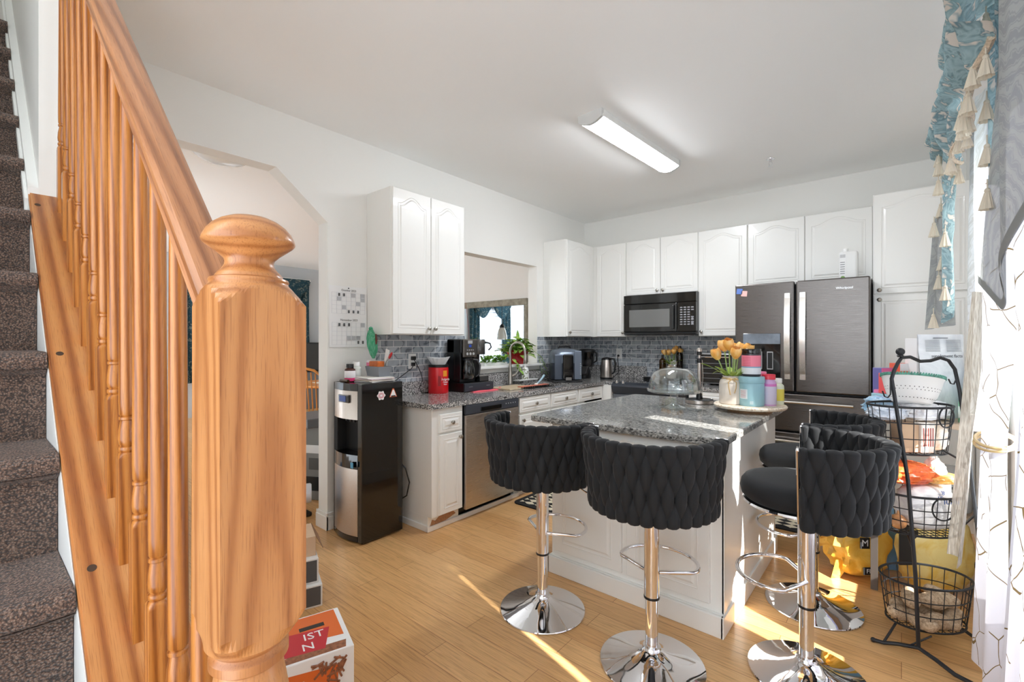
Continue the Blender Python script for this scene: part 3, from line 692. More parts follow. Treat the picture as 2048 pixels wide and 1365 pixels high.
# woven back
A_MAX = math.radians(94); NCOL = 17; DA = 2*A_MAX/NCOL
m = MB()
def bpos(a, z, off=0.0):
    s = (z-BZ0)/(BZ1-BZ0); r = barrel_r(s)+off
    return Vector((r*math.sin(a), -r*math.cos(a)*1.0+.0, z))
def pod(a, zc, up, dn, wmul=1.0, blunt_up=False, blunt_dn=False):
    nz, nr = 12, 10; ring = []
    for j in range(nz+1):
        t_ = -1+2*j/nz
        z = zc+(t_*up if t_ > 0 else t_*dn)
        if (t_ > 0 and blunt_up) or (t_ < 0 and blunt_dn): sh = max(0.0, 1-abs(t_)**6)**.5
        else: sh = max(0.0, 1-abs(t_)**1.75)**.72
        ring.append((z, sh))
    def fn(u, v):
        z, sh = ring[int(round(v*nz))]
        c = 2*PI*u; ht = DA*.515*wmul*sh; th = .030*max(sh, .12)
        return bpos(a+ht*math.cos(c), z, .004+th*math.sin(c))
    m.grid(fn, nr, nz, True, True)
H = BZ1-BZ0
for i in range(NCOL+1):
    a = -A_MAX+DA*i
    e = .55 if i in (0, NCOL) else 1.0
    a2 = a + (DA*.22 if i == 0 else -DA*.22 if i == NCOL else 0)
    pod(a2, BZ0+H*.36, .100, .100, 1.02*e)
    pod(a2, BZ1-.028, 0.028, .085, 1.14*e, blunt_up=True)
    if i < NCOL:
        b = a+DA/2
        pod(b, BZ0+H*.665, .100, .100, 1.02)
        pod(b, BZ0+.030, 0.085, .028, 1.14, blunt_dn=True)
m.build('backrest', VELVET, t)
m = MB()
def shell(u, v, o): return bpos(-A_MAX+2*A_MAX*u, BZ0+.016+(H-.04)*v, o)
m.grid(lambda u, v: shell(u, v, .010), 30, 3); m.grid(lambda u, v: shell(1-u, v, -.004), 30, 3)
m.grid(lambda u, v: shell(u, 1, .010-.014*v), 30, 1); m.grid(lambda u, v: shell(1-u, 0, .010-.014*v), 30, 1)
m.build('back_shell', M('black_backing', (10, 10, 12), .9), t)
m = MB()
for sgn in (-1, 1):
    a = sgn*(A_MAX+.02)
    top = bpos(a, BZ1-.002, .004); bot = bpos(a, .690, .0)
    m.box(top.x-.024, top.y-.005, top.z-.012, top.x+.024, top.y+.005, top.z, .003)
    m.tube([top+Vector((0, 0, -.006)), bot], .0065, 8)
m.tube([bpos(-A_MAX-.02+(2*A_MAX+.04)*k/24, .690, -.006) for k in range(25)], .006, 6)
m.build('back_frame', CHROME, t)
m = MB()
for zz in (BZ0+H*.515, BZ0+H*.815):
    m.tube([bpos(-A_MAX+2*A_MAX*k/40, zz, .014) for k in range(41)], .0022, 5)
m.build('back_wire', CHROME, t, 'thin chrome wire showing between the plaits')
ST.location = (-1.395, 1.897, 0); ST.rotation_euler = (0, 0, math.radians(-3))
dup(ST, (-.805, 1.870, 0), math.radians(8), 'black woven-back bar stool in front of the island, the large one at the centre bottom')
dup(ST, (-.295, 2.209, 0), math.radians(97), 'black woven-back bar stool at the sunny end of the island, nearest the camera')
dup(ST, (-.350, 2.812, 0), math.radians(94), 'black woven-back bar stool at the sunny end of the island, half hidden behind another')

# ================================================================== CEILING FITTINGS
t = thing('ceiling_light', 'long white batten ceiling light, switched on', 'ceiling light', (-1.555, 3.30, CZ), math.radians(-3.1))
def LL(p): return (WM[t.name] @ Vector(p))[:]
T = WM[t.name]
m = MB(); m.box(-.092, -.60, -.046, .092, .60, 0, .003, 2, T); 
for s in (-1, 1):
    for k in (-.42, -.05, .3): m.box(.092*s-.002, k, -.024, .092*s+.002, k+.02, -.016, mtx=T)
m.build('housing', WHITEP, t)
pf = [(-.087, -.045)]+[(-.087+.174*k/12, -.048-.028*math.sin(PI*k/12)) for k in range(13)]+[(.087, -.045)]
m = MB(); vs = [T @ Vector((a, y, b)) for y in (-.59, .59) for a, b in pf]; k = len(pf); m.add(vs, [(i, i+1, k+i+1, k+i) for i in range(k-1)]); m.build('diffuser', emissive('led_diffuser', (244, 249, 255), 25.0), t, 'glowing white diffuser')
pc = [(a*1.04, b*1.04 if b < -.03 else b) for a, b in pf]; pc[0] = (-.094, 0); pc[-1] = (.094, 0)
for y0, y1 in ((-.612, -.588), (.588, .612)):
    m = MB(); vs = [T @ Vector((a, y, b)) for y in (y0, y1) for a, b in pc]; m.add(vs, [(i, (i+1) % k, k+(i+1) % k, k+i) for i in range(k)]+[tuple(range(k)), tuple(reversed(range(k, 2*k)))])
    m.build('end_cap', M('grey_white_plastic', (214, 214, 212), .4), t)
t = thing('fire_sprinkler', 'small pendant fire sprinkler on the kitchen ceiling', 'sprinkler', (-.838, 4.354, CZ))
m = MB(); m.lathe([(0, CZ), (.034, CZ), (.032, CZ-.006), (.012, CZ-.010), (.010, CZ-.03), (0, CZ-.03)], (-.838, 4.354, 0), 20); m.build('escutcheon', CHROME, t)
m = MB(); c = (-.838, 4.354)
for s in (-1, 1): m.tube([(c[0]+.009*s, c[1], CZ-.028), (c[0]+.014*s, c[1], CZ-.040), (c[0]+.003*s, c[1], CZ-.055)], .0025, 6)
m.lathe([(0, CZ-.060), (.017, CZ-.060), (.017, CZ-.058), (0, CZ-.055)], (c[0], c[1], 0), 14); m.build('deflector', CHROME, t)
t = thing('dining_ceiling_light', 'flush glass bowl ceiling light seen through the arch', 'ceiling light', (-4.12, 1.33, CZ))
m = MB(); m.lathe([(0, CZ), (.10, CZ), (.10, CZ-.03), (0, CZ-.03)], (-4.12, 1.33, 0), 24); m.build('canopy', NICKEL, t)
m = MB(); m.lathe([(.205, CZ-.035), (.20, CZ-.055), (.16, CZ-.085), (.09, CZ-.105), (0, CZ-.112)], (-4.12, 1.33, 0), 32); m.build('glass_bowl', M('frosted_bowl', (235, 236, 234), .2), t)
m = MB(); m.tube([(-4.12+.205*math.cos(2*PI*k/40), 1.33+.205*math.sin(2*PI*k/40), CZ-.035) for k in range(40)], .006, 6, True); m.build('rim', CHROME, t)

# ================================================================== RUGS
def rug(name, label, x0, y0, x1, y1, rc):
    t = thing(name, label, 'rug', ((x0+x1)/2, (y0+y1)/2, 0))
    def rr(d):
        p = []
        for cx, cy, a in ((x1-rc, y0+rc, -PI/2), (x1-rc, y1-rc, 0), (x0+rc, y1-rc, PI/2), (x0+rc, y0+rc, PI)):
            for k in range(7): p.append((cx+(rc-d)*math.cos(a+PI/2*k/6), cy+(rc-d)*math.sin(a+PI/2*k/6)))
        return p
    m = MB(); m.prism((0, 0, 0), X, Y, Z, rr(0), 0, .010); m.build('border', M('black_rug', (30, 28, 28), .9), t)
    n = NT(name+'_diamonds') if 'rug_diamonds' not in MATS else None
    if n:
        MATS['rug_diamonds'] = n.m; v = n.coord((9.5, 15.5, 1), (0, 0, 0))
        mp = n.add('ShaderNodeMapping'); mp.inputs['Rotation'].default_value = (0, 0, PI/4); n.ln(v, mp.inputs['Vector'])
        ck = n.add('ShaderNodeTexChecker', i_Scale=1.414); ck.inputs[1].default_value = rgb(222, 210, 184); ck.inputs[2].default_value = rgb(30, 28, 28); n.ln(mp.outputs[0], ck.inputs['Vector'])
        n.ln(ck.outputs['Color'], n.b.inputs['Base Color']); setp(n.b, rough=.9)
    m = MB(); m.prism((0, 0, 0), X, Y, Z, rr(.045), .010, .012); m.build('diamond_field', MATS['rug_diamonds'], t)
rug('kitchen_rug', 'black and cream diamond rug at the foot of the sink cabinet', -2.50, 2.97, -2.02, 4.2, .05)
rug('kitchen_rug', 'black and cream diamond rug in front of the refrigerator', -1.15, 3.80, -.29, 4.28, .12)

# ================================================================== WATER COOLER
t = thing('water_cooler', 'black and stainless bottom-load water cooler beside the base cabinet', 'water cooler', (-2.91, 1.84, 0))
thing_cooler = t
CX0, CX1, CY0, CY1, CH = -3.088, -2.732, 1.700, 2.03, 1.072
m = MB()
m.box(CX0, CY0+.10, .012, CX1, CY1, CH, .006)
m.cur = 1; m.box(CX0, CY0+.0, .012, CX0+.05, CY0+.11, CH, .004); m.cur = 0; m.box(CX1-.05, CY0, .012, CX1, CY0+.11, CH, .004)
m.build('body', [BLACKG, MBLACK], t)
def front(zs0, zs1, mat, name, bulge=.040, back=.03, x0=CX0+.012, x1=CX1-.050, par=t, lab=None):
    m = MB(); k = 12
    pl = [(x0+(x1-x0)*i/k, CY0-bulge*math.sin(PI*(.12+.76*i/k))+bulge*.36) for i in range(k+1)]+[(x1, CY0+back), (x0, CY0+back)]
    m.prism((0, 0, 0), X, Y, Z, pl, zs0, zs1); return m.build(name, mat, par, lab)
front(.012, .045, BLACKG, 'kick_strip')
front(.048, .497, STEEL, 'lower_door', lab='stainless lower door')
front(.499, .592, BLACKG, 'drip_tray', .044, .10)
up = front(.830, 1.022, STEEL, 'control_panel', lab='stainless upper panel')
front(1.022, CH, BLACKG, 'top_cap', .030, .10)
m = MB(); m.box(CX0+.05, CY0+.07, .592, CX1-.05, CY0+.10, .830); m.build('alcove', MBLACK, t)
m = MB(); 
for dx in (-.05, 0, .05): m.cyl((-2.93+dx, CY0+.04, .830), (-2.93+dx, CY0+.04, .800), .012, .009, 12)
m.build('spout', BLACKP, t)
m = MB(); m.box(-2.975, CY0-.030, .940, -2.845, CY0-.018, .994, .004); dsp = m.build('display_bezel', BLACKG, up)
m = MB(); m.box(-2.958, CY0-.032, .948, -2.880, CY0-.0295, .986); o = m.build('display', emissive('blue_lcd', (30, 60, 130), .12), dsp); o['label'] = 'lit blue display'
m = MB(); m.box(-2.828, CY0-.0255, .508, -2.798, CY0-.0215, .545); o = m.build('energy_sticker', M('blue_sticker', (90, 170, 210), .5), t); o['label'] = 'small blue sticker'
m = MB(); pts = [(.030*(1+.13*math.cos(6*a))*math.cos(a), .030*(1+.13*math.cos(6*a))*math.sin(a)) for a in [2*PI*k/36 for k in range(36)]]
m.prism((CX1, 1.850, .985), Y, Z, X, pts, .0002, .0012); m.cur = 1
for rr_ in (.022, .013): m.tube([(CX1+.0016, 1.850+rr_*math.cos(2*PI*k/24), .985+rr_*.8*math.sin(2*PI*k/24)) for k in range(24)], .0018, 4, True)
tag(m.build('sticker', [PAPER, M('red_print', (196, 60, 90), .5)]), 'white scalloped sticker with red flower print on the cooler side', 'sticker')
m = MB(); tri = [(-.032, -.027), (.032, -.027), (.006, .033), (-.006, .033)]
m.prism((CX1, 1.948, .994), Y, Z, X, tri, .0002, .0010); m.cur = 1; m.prism((CX1, 1.948, .992), Y, Z, X, [(a*.8, b*.8) for a, b in tri], .0010, .0016); m.cur = 2; m.box(CX1+.0014, 1.930, .970, CX1+.0022, 1.966, .978)
tag(m.build('sticker', [M('orange_print', (206, 92, 40), .5), PAPER, BLACKP]), 'triangular orange warning sticker on the cooler side', 'sticker')
m = MB(); m.tube([(-2.79, 2.031, .50), (-2.74, 2.06, .44), (-2.715, 2.075, .34), (-2.74, 2.07, .24), (-2.80, 2.05, .20), (-2.85, 2.05, .22)], .005, 8); m.build('power_cord', BLACKP, thing_cooler)
# ================================================================== THINGS ON THE COOLER AND WALL
CTOP = 1.073
def bottle(name, label, cat, P, r, h, body, cap, capr=None, caph=.022, neck=None, bands=(), bodymat=None, group=None):
    t = thing(name, label, cat, P, 0, group); x, y, z = P; nk = neck or r*.62; hb = h-caph
    m = MB(); m.lathe([(0, z), (r*.96, z), (r, z+.004), (r, z+hb*.80), (r*.94, z+hb*.88), (nk, z+hb*.96), (nk, z+hb), (0, z+hb)], (x, y, 0), 24); b = m.build('body', bodymat or M('bottle_%s' % (body,), body, .3), t)
    m = MB(); cr = capr or nk*1.12; m.lathe([(0, z+hb-.001), (cr, z+hb-.001), (cr, z+h-.003), (cr*.94, z+h), (0, z+h)], (x, y, 0), 24); m.build('cap', M('cap_%s' % (cap,), cap, .35), t)
    for (z0, z1, c) in bands:
        m = MB(); m.lathe([(r+.0006, z+h*z0), (r+.0008, z+h*z0+.0005), (r+.0008, z+h*z1-.0005), (r+.0006, z+h*z1)], (x, y, 0), 24); m.build('label_band', M('label_%s' % (c,), c, .5), t)
    return t
bottle('pill_bottle', 'clear white-capped pill bottle at the back of the water cooler top', 'bottle', (-3.035, 1.845, CTOP), .036, .135, (226, 230, 222), (244, 244, 242), caph=.028, bands=((.1, .2, (170, 196, 130)), (.2, .55, (238, 240, 236))))
bottle('pill_bottle', 'brown pill bottle with pink-white label at the front of the cooler top', 'bottle', (-2.985, 1.765, CTOP), .037, .125, (72, 36, 26), (30, 30, 32), caph=.026, bands=((.04, .22, (224, 54, 120)), (.22, .62, (240, 236, 238))))
t = thing('paper_stack', 'stack of papers and booklets on the water cooler', 'papers', (-2.90, 1.88, CTOP))
for k, (c, dx, a) in enumerate((((238, 238, 240), 0, .1), ((206, 200, 190), .01, -.05), ((236, 226, 214), -.01, .12), ((222, 206, 214), .005, .02), ((238, 236, 230), 0, -.1))):
    T = Matrix.Translation((-2.872+dx, 1.885, CTOP+.0004+.0064*k)) @ Matrix.Rotation(a, 4, 'Z'); MB().box(-.105, -.10, 0, .105, .10, .006, .001, 1, T).build('booklet', M('paper_%d' % k, c, .7), t)
m = MB(); m.cyl((-2.995, 1.70, CTOP+.011), (-2.905, 1.705, CTOP+.011), .011, n=14); tag(m.build('brown_tube', AMBER), 'amber tube lying in front of the papers on the cooler', 'tube')
t = thing('lotion_tube', 'pink and white lotion tube standing by the grey bin', 'tube', (-3.015, 1.935, CTOP))
m = MB(); m.lathe([(.020, CTOP), (.021, CTOP+.03)], (-3.015, 1.935, 0), 16); m.build('cap', M('red_cap', (200, 44, 56), .4), t)
m = MB(); m.grid(lambda u, v: (-3.015+(.020+.012*v)*math.cos(2*PI*u), 1.935+.020*(1-.92*v)*math.sin(2*PI*u), CTOP+.03+.115*v), 16, 6, True, True); b = m.build('tube', M('white_tube', (238, 232, 234), .4), t)
m = MB(); m.grid(lambda u, v: (-3.015+(.0206+.012*(.55+.3*v))*math.cos(2*PI*u), 1.935+.0206*(1.03-.92*(.55+.3*v))*math.sin(2*PI*u), CTOP+.03+.115*(.55+.3*v)), 16, 2, True, True); m.build('pink_band', M('pink_tube', (232, 120, 158), .4), b)
t = thing('plastic_bin', 'small grey plastic bin on the papers above the cooler', 'bin', (-2.90, 1.935, CTOP+.0325))
BZ = CTOP+.0325
m = MB(); 
def taper(m, x0, y0, x1, y1, z0, z1, d, wall=.003):
    o = [(x0+d, y0+d, z0), (x1-d, y0+d, z0), (x1-d, y1-d, z0), (x0+d, y1-d, z0), (x0, y0, z1), (x1, y0, z1), (x1, y1, z1), (x0, y1, z1)]
    i = [(x0+d+wall, y0+d+wall, z0+wall), (x1-d-wall, y0+d+wall, z0+wall), (x1-d-wall, y1-d-wall, z0+wall), (x0+d+wall, y1-d-wall, z0+wall), (x0+wall, y0+wall, z1), (x1-wall, y0+wall, z1), (x1-wall, y1-wall, z1), (x0+wall, y1-wall, z1)]
    m.add(o+i, [(3, 2, 1, 0), (0, 1, 5, 4), (1, 2, 6, 5), (2, 3, 7, 6), (3, 0, 4, 7), (8, 9, 10, 11), (9, 8, 12, 13), (10, 9, 13, 14), (11, 10, 14, 15), (8, 11, 15, 12), (4, 5, 13, 12), (5, 6, 14, 13), (6, 7, 15, 14), (7, 4, 12, 15)])
taper(m, -2.985, 1.885, -2.815, 1.995, BZ, BZ+.072, .012); m.build('tub', GREYP, t)
tag(MB().box(-2.965, 1.905, BZ+.045, -2.86, 1.965, BZ+.108, .004).build('carton', M('orange_carton', (204, 104, 40), .5, .2, 40)), 'orange carton lying in the grey bin', 'carton')
t = thing('kitchen_spatula', 'red-handled spatula standing in the grey bin', 'spatula', (-2.84, 1.95, BZ+.02))
m = MB(); m.tube([(-2.85, 1.94, BZ+.02), (-2.825, 1.95, BZ+.10), (-2.795, 1.955, BZ+.135)], [.004, .005, .007], 8); m.build('shaft', M('steel_shaft', (180, 180, 180), .3, metal=1), t)
m = MB(); m.ell((-2.780, 1.958, BZ+.150), (.012, .008, .034), mtx=Matrix.Rotation(.75, 4, 'Y')); m.build('handle', M('red_handle', (180, 30, 36), .35), t)
t = thing('kitchen_spatula', 'white spatula leaning in the grey bin', 'spatula', (-2.88, 1.975, BZ+.02))
m = MB(); m.tube([(-2.885, 1.97, BZ+.02), (-2.865, 1.975, BZ+.11)], .004, 8); m.build('shaft', WHITEP, t)
m = MB(); T = Matrix.Translation((-2.850, 1.978, BZ+.15)) @ Matrix.Rotation(.25, 4, 'Y'); m.box(-.022, -.003, -.045, .022, .003, .045, .003, 2, T); m.build('blade', WHITEP, t)
t = thing('mesh_bag', 'green net bag hanging beside the calendar', 'bag', (-3.02, 1.975, 1.22))
m = MB()
def mesh_bag(u, v):
    a = 2*PI*u; s = [.012, .020, .030, .046, .050, .044, .034, .018][min(7, int(v*7.999))] if False else .012+.040*math.sin(PI*min(1, v*1.02))**.8
    wob = 1+.12*math.sin(5*a+6*v)+.08*mnoise.noise((math.cos(a)*3, math.sin(a)*3, v*7))
    return (-3.035+.035*v+s*wob*math.cos(a), 1.965+s*.55*wob*math.sin(a), 1.455-.225*v)
GM_ = cloth('green_net', (66, 176, 130), (130, 214, 178), 'crinkle', .25, .3)
m.grid(mesh_bag, 18, 18, True, True); m.ell((-3.035, 1.965, 1.452), (.022, .013, .016)); m.build('net', GM_, t)
m = MB(); m.tube([(-2.972, 1.968, 1.41), (-2.963, 1.965, 1.37), (-2.966, 1.965, 1.335)], [.006, .009, .005], 8); m.build('brown_tag', M('brown_wood_bit', (96, 44, 34), .5), t)
# calendar
t = thing('wall_calendar', 'two-page paper calendar pinned to the wall above the cooler', 'calendar', (LX, 1.85, 1.315))
CYA, CYB = 1.700, 2.006
for nm, z0, z1, title, tilt in (('page', 1.545, 1.765, 'October 2023', .004), ('page', 1.315, 1.545, 'November 2023', .010)):
    m = MB(); m.add([(LX+.003+tilt*.3, CYA+.004, z0), (LX+.004+tilt, CYB-.004, z0), (LX+.004, CYB-.002, z1), (LX+.003, CYA, z1)], [(0, 1, 2, 3)]); m.add([(LX+.0015, CYA+.004, z0), (LX+.0015, CYB-.004, z0), (LX+.0015, CYB-.002, z1), (LX+.0015, CYA, z1)], [(3, 2, 1, 0)])
    pg = m.build(nm, PAPER, t)
    m = MB(); xx = LX+.0065+tilt*.6
    m.text(title, (xx+.001, 1.853, z1-.030), Y, Z, X, .021, .0003)
    m.cur = 1; ya, yb, za, zb = CYA+.018, CYB-.018, z0+.018, z1-.048
    for k in range(8): 
        y = ya+(yb-ya)*k/7; m.box(xx-.0006, y-.0005, za, xx, y+.0005, zb)
    for k in range(6):
        z = za+(zb-za)*k/5; m.box(xx-.0006, ya, z-.0005, xx, yb, z+.0005)
    cells = [(1, 4, 2), (2, 4, 2), (4, 4, 1), (6, 4, 1), (6, 3, 1), (1, 3, 1), (5, 2, 1), (2, 1, 1), (3, 0, 2), (4, 0, 2), (5, 0, 2)] if z0 > 1.5 else [(1, 4, 2), (2, 4, 2), (3, 4, 2), (6, 4, 1), (3, 1, 1), (4, 1, 1), (5, 1, 1), (5, 0, 2), (6, 0, 2)]
    for (c, r, k) in cells:
        m.cur = k+1; cw = (yb-ya)/7; ch = (zb-za)/5; i_ = .1 if k == 1 else .3
        m.box(xx-.0004, ya+cw*(c+i_), za+ch*(r+i_*.5), xx+.0004, ya+cw*(c+1-i_), za+ch*(r+1-i_*.5))
    m.build('print', [M('ink', (40, 40, 44), .7), M('pale_rule', (200, 202, 208), .7), M('grey_cell', (186, 188, 192), .7), M('dark_picture', (96, 96, 98), .7, .3, 90)], pg)
m = MB(); m.ell((LX+.006, 1.853, 1.753), (.003, .005, .005), 10); m.build('push_pin', BLACKP, t)
# outlets
def outlet(label, O, U, W, plug=True):
    O = Vector(O); U = Vector(U); W = Vector(W); t = thing('wall_outlet', label, 'outlet', O)
    m = MB(); p = [(-.038, -.062), (.038, -.062), (.038, .062), (-.038, .062)]; m.prism(O, U, Z, W, p, 0, .004); m.prism(O, U, Z, W, p, .004, .006, [(a*.92, b*.95) for a, b in p]); pl = m.build('cover_plate', WHITEP, t)
    m = MB()
    for s in (-1, 1):
        m.prism(O+Z*.024*s, U, Z, W, [(-.016, -.015), (.016, -.015), (.016, .015), (-.016, .015)], .006, .0075)
    rc_ = m.build('socket', M('socket_white', (226, 226, 222), .35), pl)
    m = MB()
    for s in (-1, 1):
        for q in (-1, 1): m.prism(O+Z*.024*s+U*.006*q, U, Z, W, [(-.0012, -.004), (.0012, -.004), (.0012, .005), (-.0012, .005)], .0075, .0078)
    m.build('slot', BLACKP, rc_) if False else None
    return O, U, W
O, U, W = outlet('white wall outlet with two black plugs above the red can', (LX+.008, 2.436, 1.19), Y, X)
OC_ = O
O, U, W = outlet('white wall outlet behind the kettle', (-2.662, BY-.008, 1.205), X, -Y)
# ================================================================== LEFT COUNTER
t = thing('coffee_can', 'red plastic coffee can with black lid', 'can', (-3.052, 2.64, CT))
RED = M('red_can_plastic', (206, 22, 30), .3)
m = MB(); m.lathe([(0, CT), (.083, CT), (.086, CT+.006), (.086, CT+.215), (.083, CT+.222), (0, CT+.222)], (-3.052, 2.64, 0), 40); b = m.build('body', RED, t)
m = MB(); m.lathe([(.087, CT+.222), (.088, CT+.240), (.084, CT+.243), (0, CT+.243)], (-3.052, 2.64, 0), 40); m.build('lid', BLACKP, t)
m = MB()
def cyl_pt(a, z, r=.0868): return Vector((-3.052+r*math.cos(a), 2.64+r*math.sin(a), CT+z))
m.grid(lambda u, v: cyl_pt(-.75+.28*u, .065+.085*v), 4, 2); m.build('grip_recess', M('dark_red', (150, 12, 20), .35), b)
m = MB(); m.grid(lambda u, v: cyl_pt(-.30+.62*u, .02+.19*v), 8, 2); m.cur = 1; m.grid(lambda u, v: cyl_pt(-.24+.5*u, .145+.05*v, .0872), 8, 2); lb = m.build('label', [RED, M('gold_print', (232, 150, 40), .4)], b)
m = MB(); ang = .02; n_ = Vector((math.cos(ang), math.sin(ang), 0)); tU = Vector((-math.sin(ang), math.cos(ang), 0))
m.text('Folgers', cyl_pt(ang, .120, .0878), tU, Z, n_, .030, .0004); m.text('Classic', cyl_pt(ang, .096, .0878), tU, Z, n_, .020, .0004); m.text('Roast', cyl_pt(ang, .078, .0878), tU, Z, n_, .016, .0004); m.build('lettering', PAPER, lb)
t = thing('coffee_filters', 'stack of fluted white coffee filters on the red can', 'filters', (-3.052, 2.64, CT+.243))
m = MB()
m.grid(lambda u, v: ((-3.052+(.058+.040*v)*(1+.045*v*math.sin(30*2*PI*u/2))*math.cos(2*PI*u)), 2.64+(.058+.040*v)*(1+.045*v*math.sin(30*PI*u))*math.sin(2*PI*u), CT+.244+.062*v+.006*v*math.sin(4*PI*u)), 180, 6, False, True)
m.grid(lambda u, v: ((-3.052+(.058+.040*v)*.97*(1+.045*v*math.sin(30*PI*u))*math.cos(2*PI*u)), 2.64+(.058+.040*v)*.97*(1+.045*v*math.sin(30*PI*u))*math.sin(2*PI*u), CT+.247+.059*v+.006*v*math.sin(4*PI*u)), 180, 6, False, True)
m.lathe([(0, CT+.2435), (.058, CT+.2435), (.058, CT+.25), (0, CT+.25)], (-3.052, 2.64, 0), 30); m.build('filter_stack', PAPER, t)
# pod drawer + coffee maker
t = thing('pod_drawer', 'black pod drawer under the coffee maker', 'drawer', (-3.0, 2.965, CT))
DX0, DX1, DY0, DY1, DT = -3.13, -2.880, 2.785, 3.155, CT+.078
m = MB(); m.box(DX0, DY0, CT, DX1-.008, DY1, DT, .004); m.build('case', BLACKP, t)
m = MB(); m.box(DX1-.008, DY0+.002, CT+.006, DX1+.002, DY1-.002, DT-.004, .003); f = m.build('drawer_front', M('slate_drawer', (50, 54, 62), .35), t)
m = MB(); 
for y in (2.86, 3.08): m.box(DX1+.002, y-.022, CT+.042, DX1+.004, y+.022, CT+.047)
m.build('pull_slot', GREYP, f)
t = thing('coffee_maker', 'black and steel coffee maker with glass carafe on a pod drawer', 'coffee maker', (-3.0, 2.96, DT))
m = MB(); m.box(-3.125, 2.80, DT, -3.02, 3.12, DT+.385, .012); m.box(-3.125, 2.80, DT+.255, -2.945, 2.985, DT+.385, .012); m.box(-3.125, 2.80, DT, -2.955, 2.99, DT+.03, .006); m.box(-3.02, 2.80, DT+.03, -2.95, 2.815, DT+.26, .003); m.box(-3.02, 2.972, DT+.03, -2.95, 2.99, DT+.26, .003)
m.build('body', BLACKP, t)
m = MB(); m.box(-2.945, 2.818, DT+.225, -2.925, 2.985, DT+.382, .006); cp = m.build('control_panel', M('dark_steel_panel', (120, 114, 108), .3, metal=.8), t)
m = MB(); m.box(-2.9252, 2.870, DT+.345, -2.923, 2.925, DT+.372); m.cur = 1; m.box(-2.9252, 2.882, DT+.312, -2.9228, 2.912, DT+.336); m.cur = 0
for k in range(4): m.cyl((-2.926, 2.862+k*.024, DT+.288), (-2.922, 2.862+k*.024, DT+.288), .005, n=10)
for k in range(3): m.cyl((-2.926, 2.862+k*.038, DT+.255), (-2.921, 2.862+k*.038, DT+.255), .012, n=14)
m.build('buttons_and_display', [M('silver_button', (220, 220, 222), .3, metal=.5), M('blue_screen', (50, 80, 170), .3)], cp)
m = MB(); m.lathe([(0, DT+.245), (.062, DT+.245), (.064, DT+.25), (.064, DT+.375), (.058, DT+.382), (0, DT+.382)], (-2.985, 3.06, 0), 28); m.build('single_serve_head', M('dark_steel_head', (92, 90, 88), .3, metal=.8), t)
m = MB(); m.tube([(-2.935, 3.095, DT+.36), (-2.90, 3.13, DT+.345), (-2.895, 3.14, DT+.31), (-2.915, 3.125, DT+.285)], .007, 8); m.build('lever', BLACKP, t)
m = MB(); m.box(-3.06, 3.0, DT, -2.91, 3.125, DT+.05, .006); m.build('cup_tray', BLACKG, t)
m = MB(); cc = (-2.962, 2.895, 0)
m.lathe([(0, DT+.031), (.060, DT+.031), (.066, DT+.045), (.068, DT+.11), (.058, DT+.165), (.050, DT+.185), (.052, DT+.200)], cc, 28, caps=False); cf = m.build('carafe', DGLASS, t, 'glass carafe')
m = MB(); m.lathe([(0, DT+.034), (.058, DT+.034), (.063, DT+.05), (.064, DT+.085), (0, DT+.085)], cc, 28); m.build('coffee', M('coffee_liquid', (24, 12, 6), .1), cf)
m = MB(); m.lathe([(.053, DT+.192), (.054, DT+.212), (.045, DT+.22), (0, DT+.22)], cc, 28); m.build('carafe_lid', BLACKP, cf)
m = MB(); m.tube([(-2.930, 2.925, DT+.205), (-2.895, 2.955, DT+.200), (-2.875, 2.970, DT+.15), (-2.880, 2.965, DT+.07), (-2.90, 2.945, DT+.05)], [.008, .011, .010, .008, .006], 8); m.build('carafe_handle', M('carafe_handle_grey', (70, 70, 72), .25), cf)
O = OC_
m = MB(); m.tube([(O.x+.03, 2.434, 1.205), (O.x+.05, 2.455, 1.15), (O.x+.05, 2.49, 1.09), (O.x+.06, 2.50, 1.03), (O.x+.055, 2.47, .975), (O.x+.06, 2.49, .925), (O.x+.035, 2.56, .9185), (O.x+.022, 2.70, .9185), (O.x+.016, 2.78, .98), (O.x+.02, 2.80, DT+.03)], .0035, 8); cb_ = m.build('power_cord', BLACKP, t)
m = MB(); m.box(O.x+.007, 2.416, 1.200, O.x+.035, 2.452, 1.232, .004); m.build('plug', BLACKP, cb_)
m = MB(); m.tube([(O.x+.028, 2.434, 1.163), (O.x+.05, 2.39, 1.13), (O.x+.045, 2.27, 1.06), (O.x+.04, 2.13, .985), (O.x+.035, 2.065, .93), (O.x+.03, 2.06, .70), (O.x+.06, 2.033, .60)], .0035, 8); cb_ = m.build('upper_cord', BLACKP, thing_cooler)
m = MB(); m.box(O.x+.007, 2.418, 1.150, O.x+.030, 2.450, 1.180, .004); m.build('plug', BLACKP, cb_)
# pink cloth
m = MB()
def pk(u, v): 
    x = -2.845+.05*(v-.5)+.02*math.sin(3*u); y = 2.84+.36*u
    return (x, y, CT+.0015+.012*(1-(2*v-1)**2)*(.6+.6*mnoise.noise((u*5, v*3, 1))) + (.012 if u > .9 else 0)*(u-.9)*10)
m.grid(pk, 26, 8); m.grid(lambda u, v: (lambda p: (p[0], p[1], CT+.0004))(pk(1-u, v)), 26, 8)
tag(m.build('dish_cloth', M('pink_cloth', (232, 88, 104), .7)), 'crumpled pink cloth in front of the pod drawer', 'cloth')
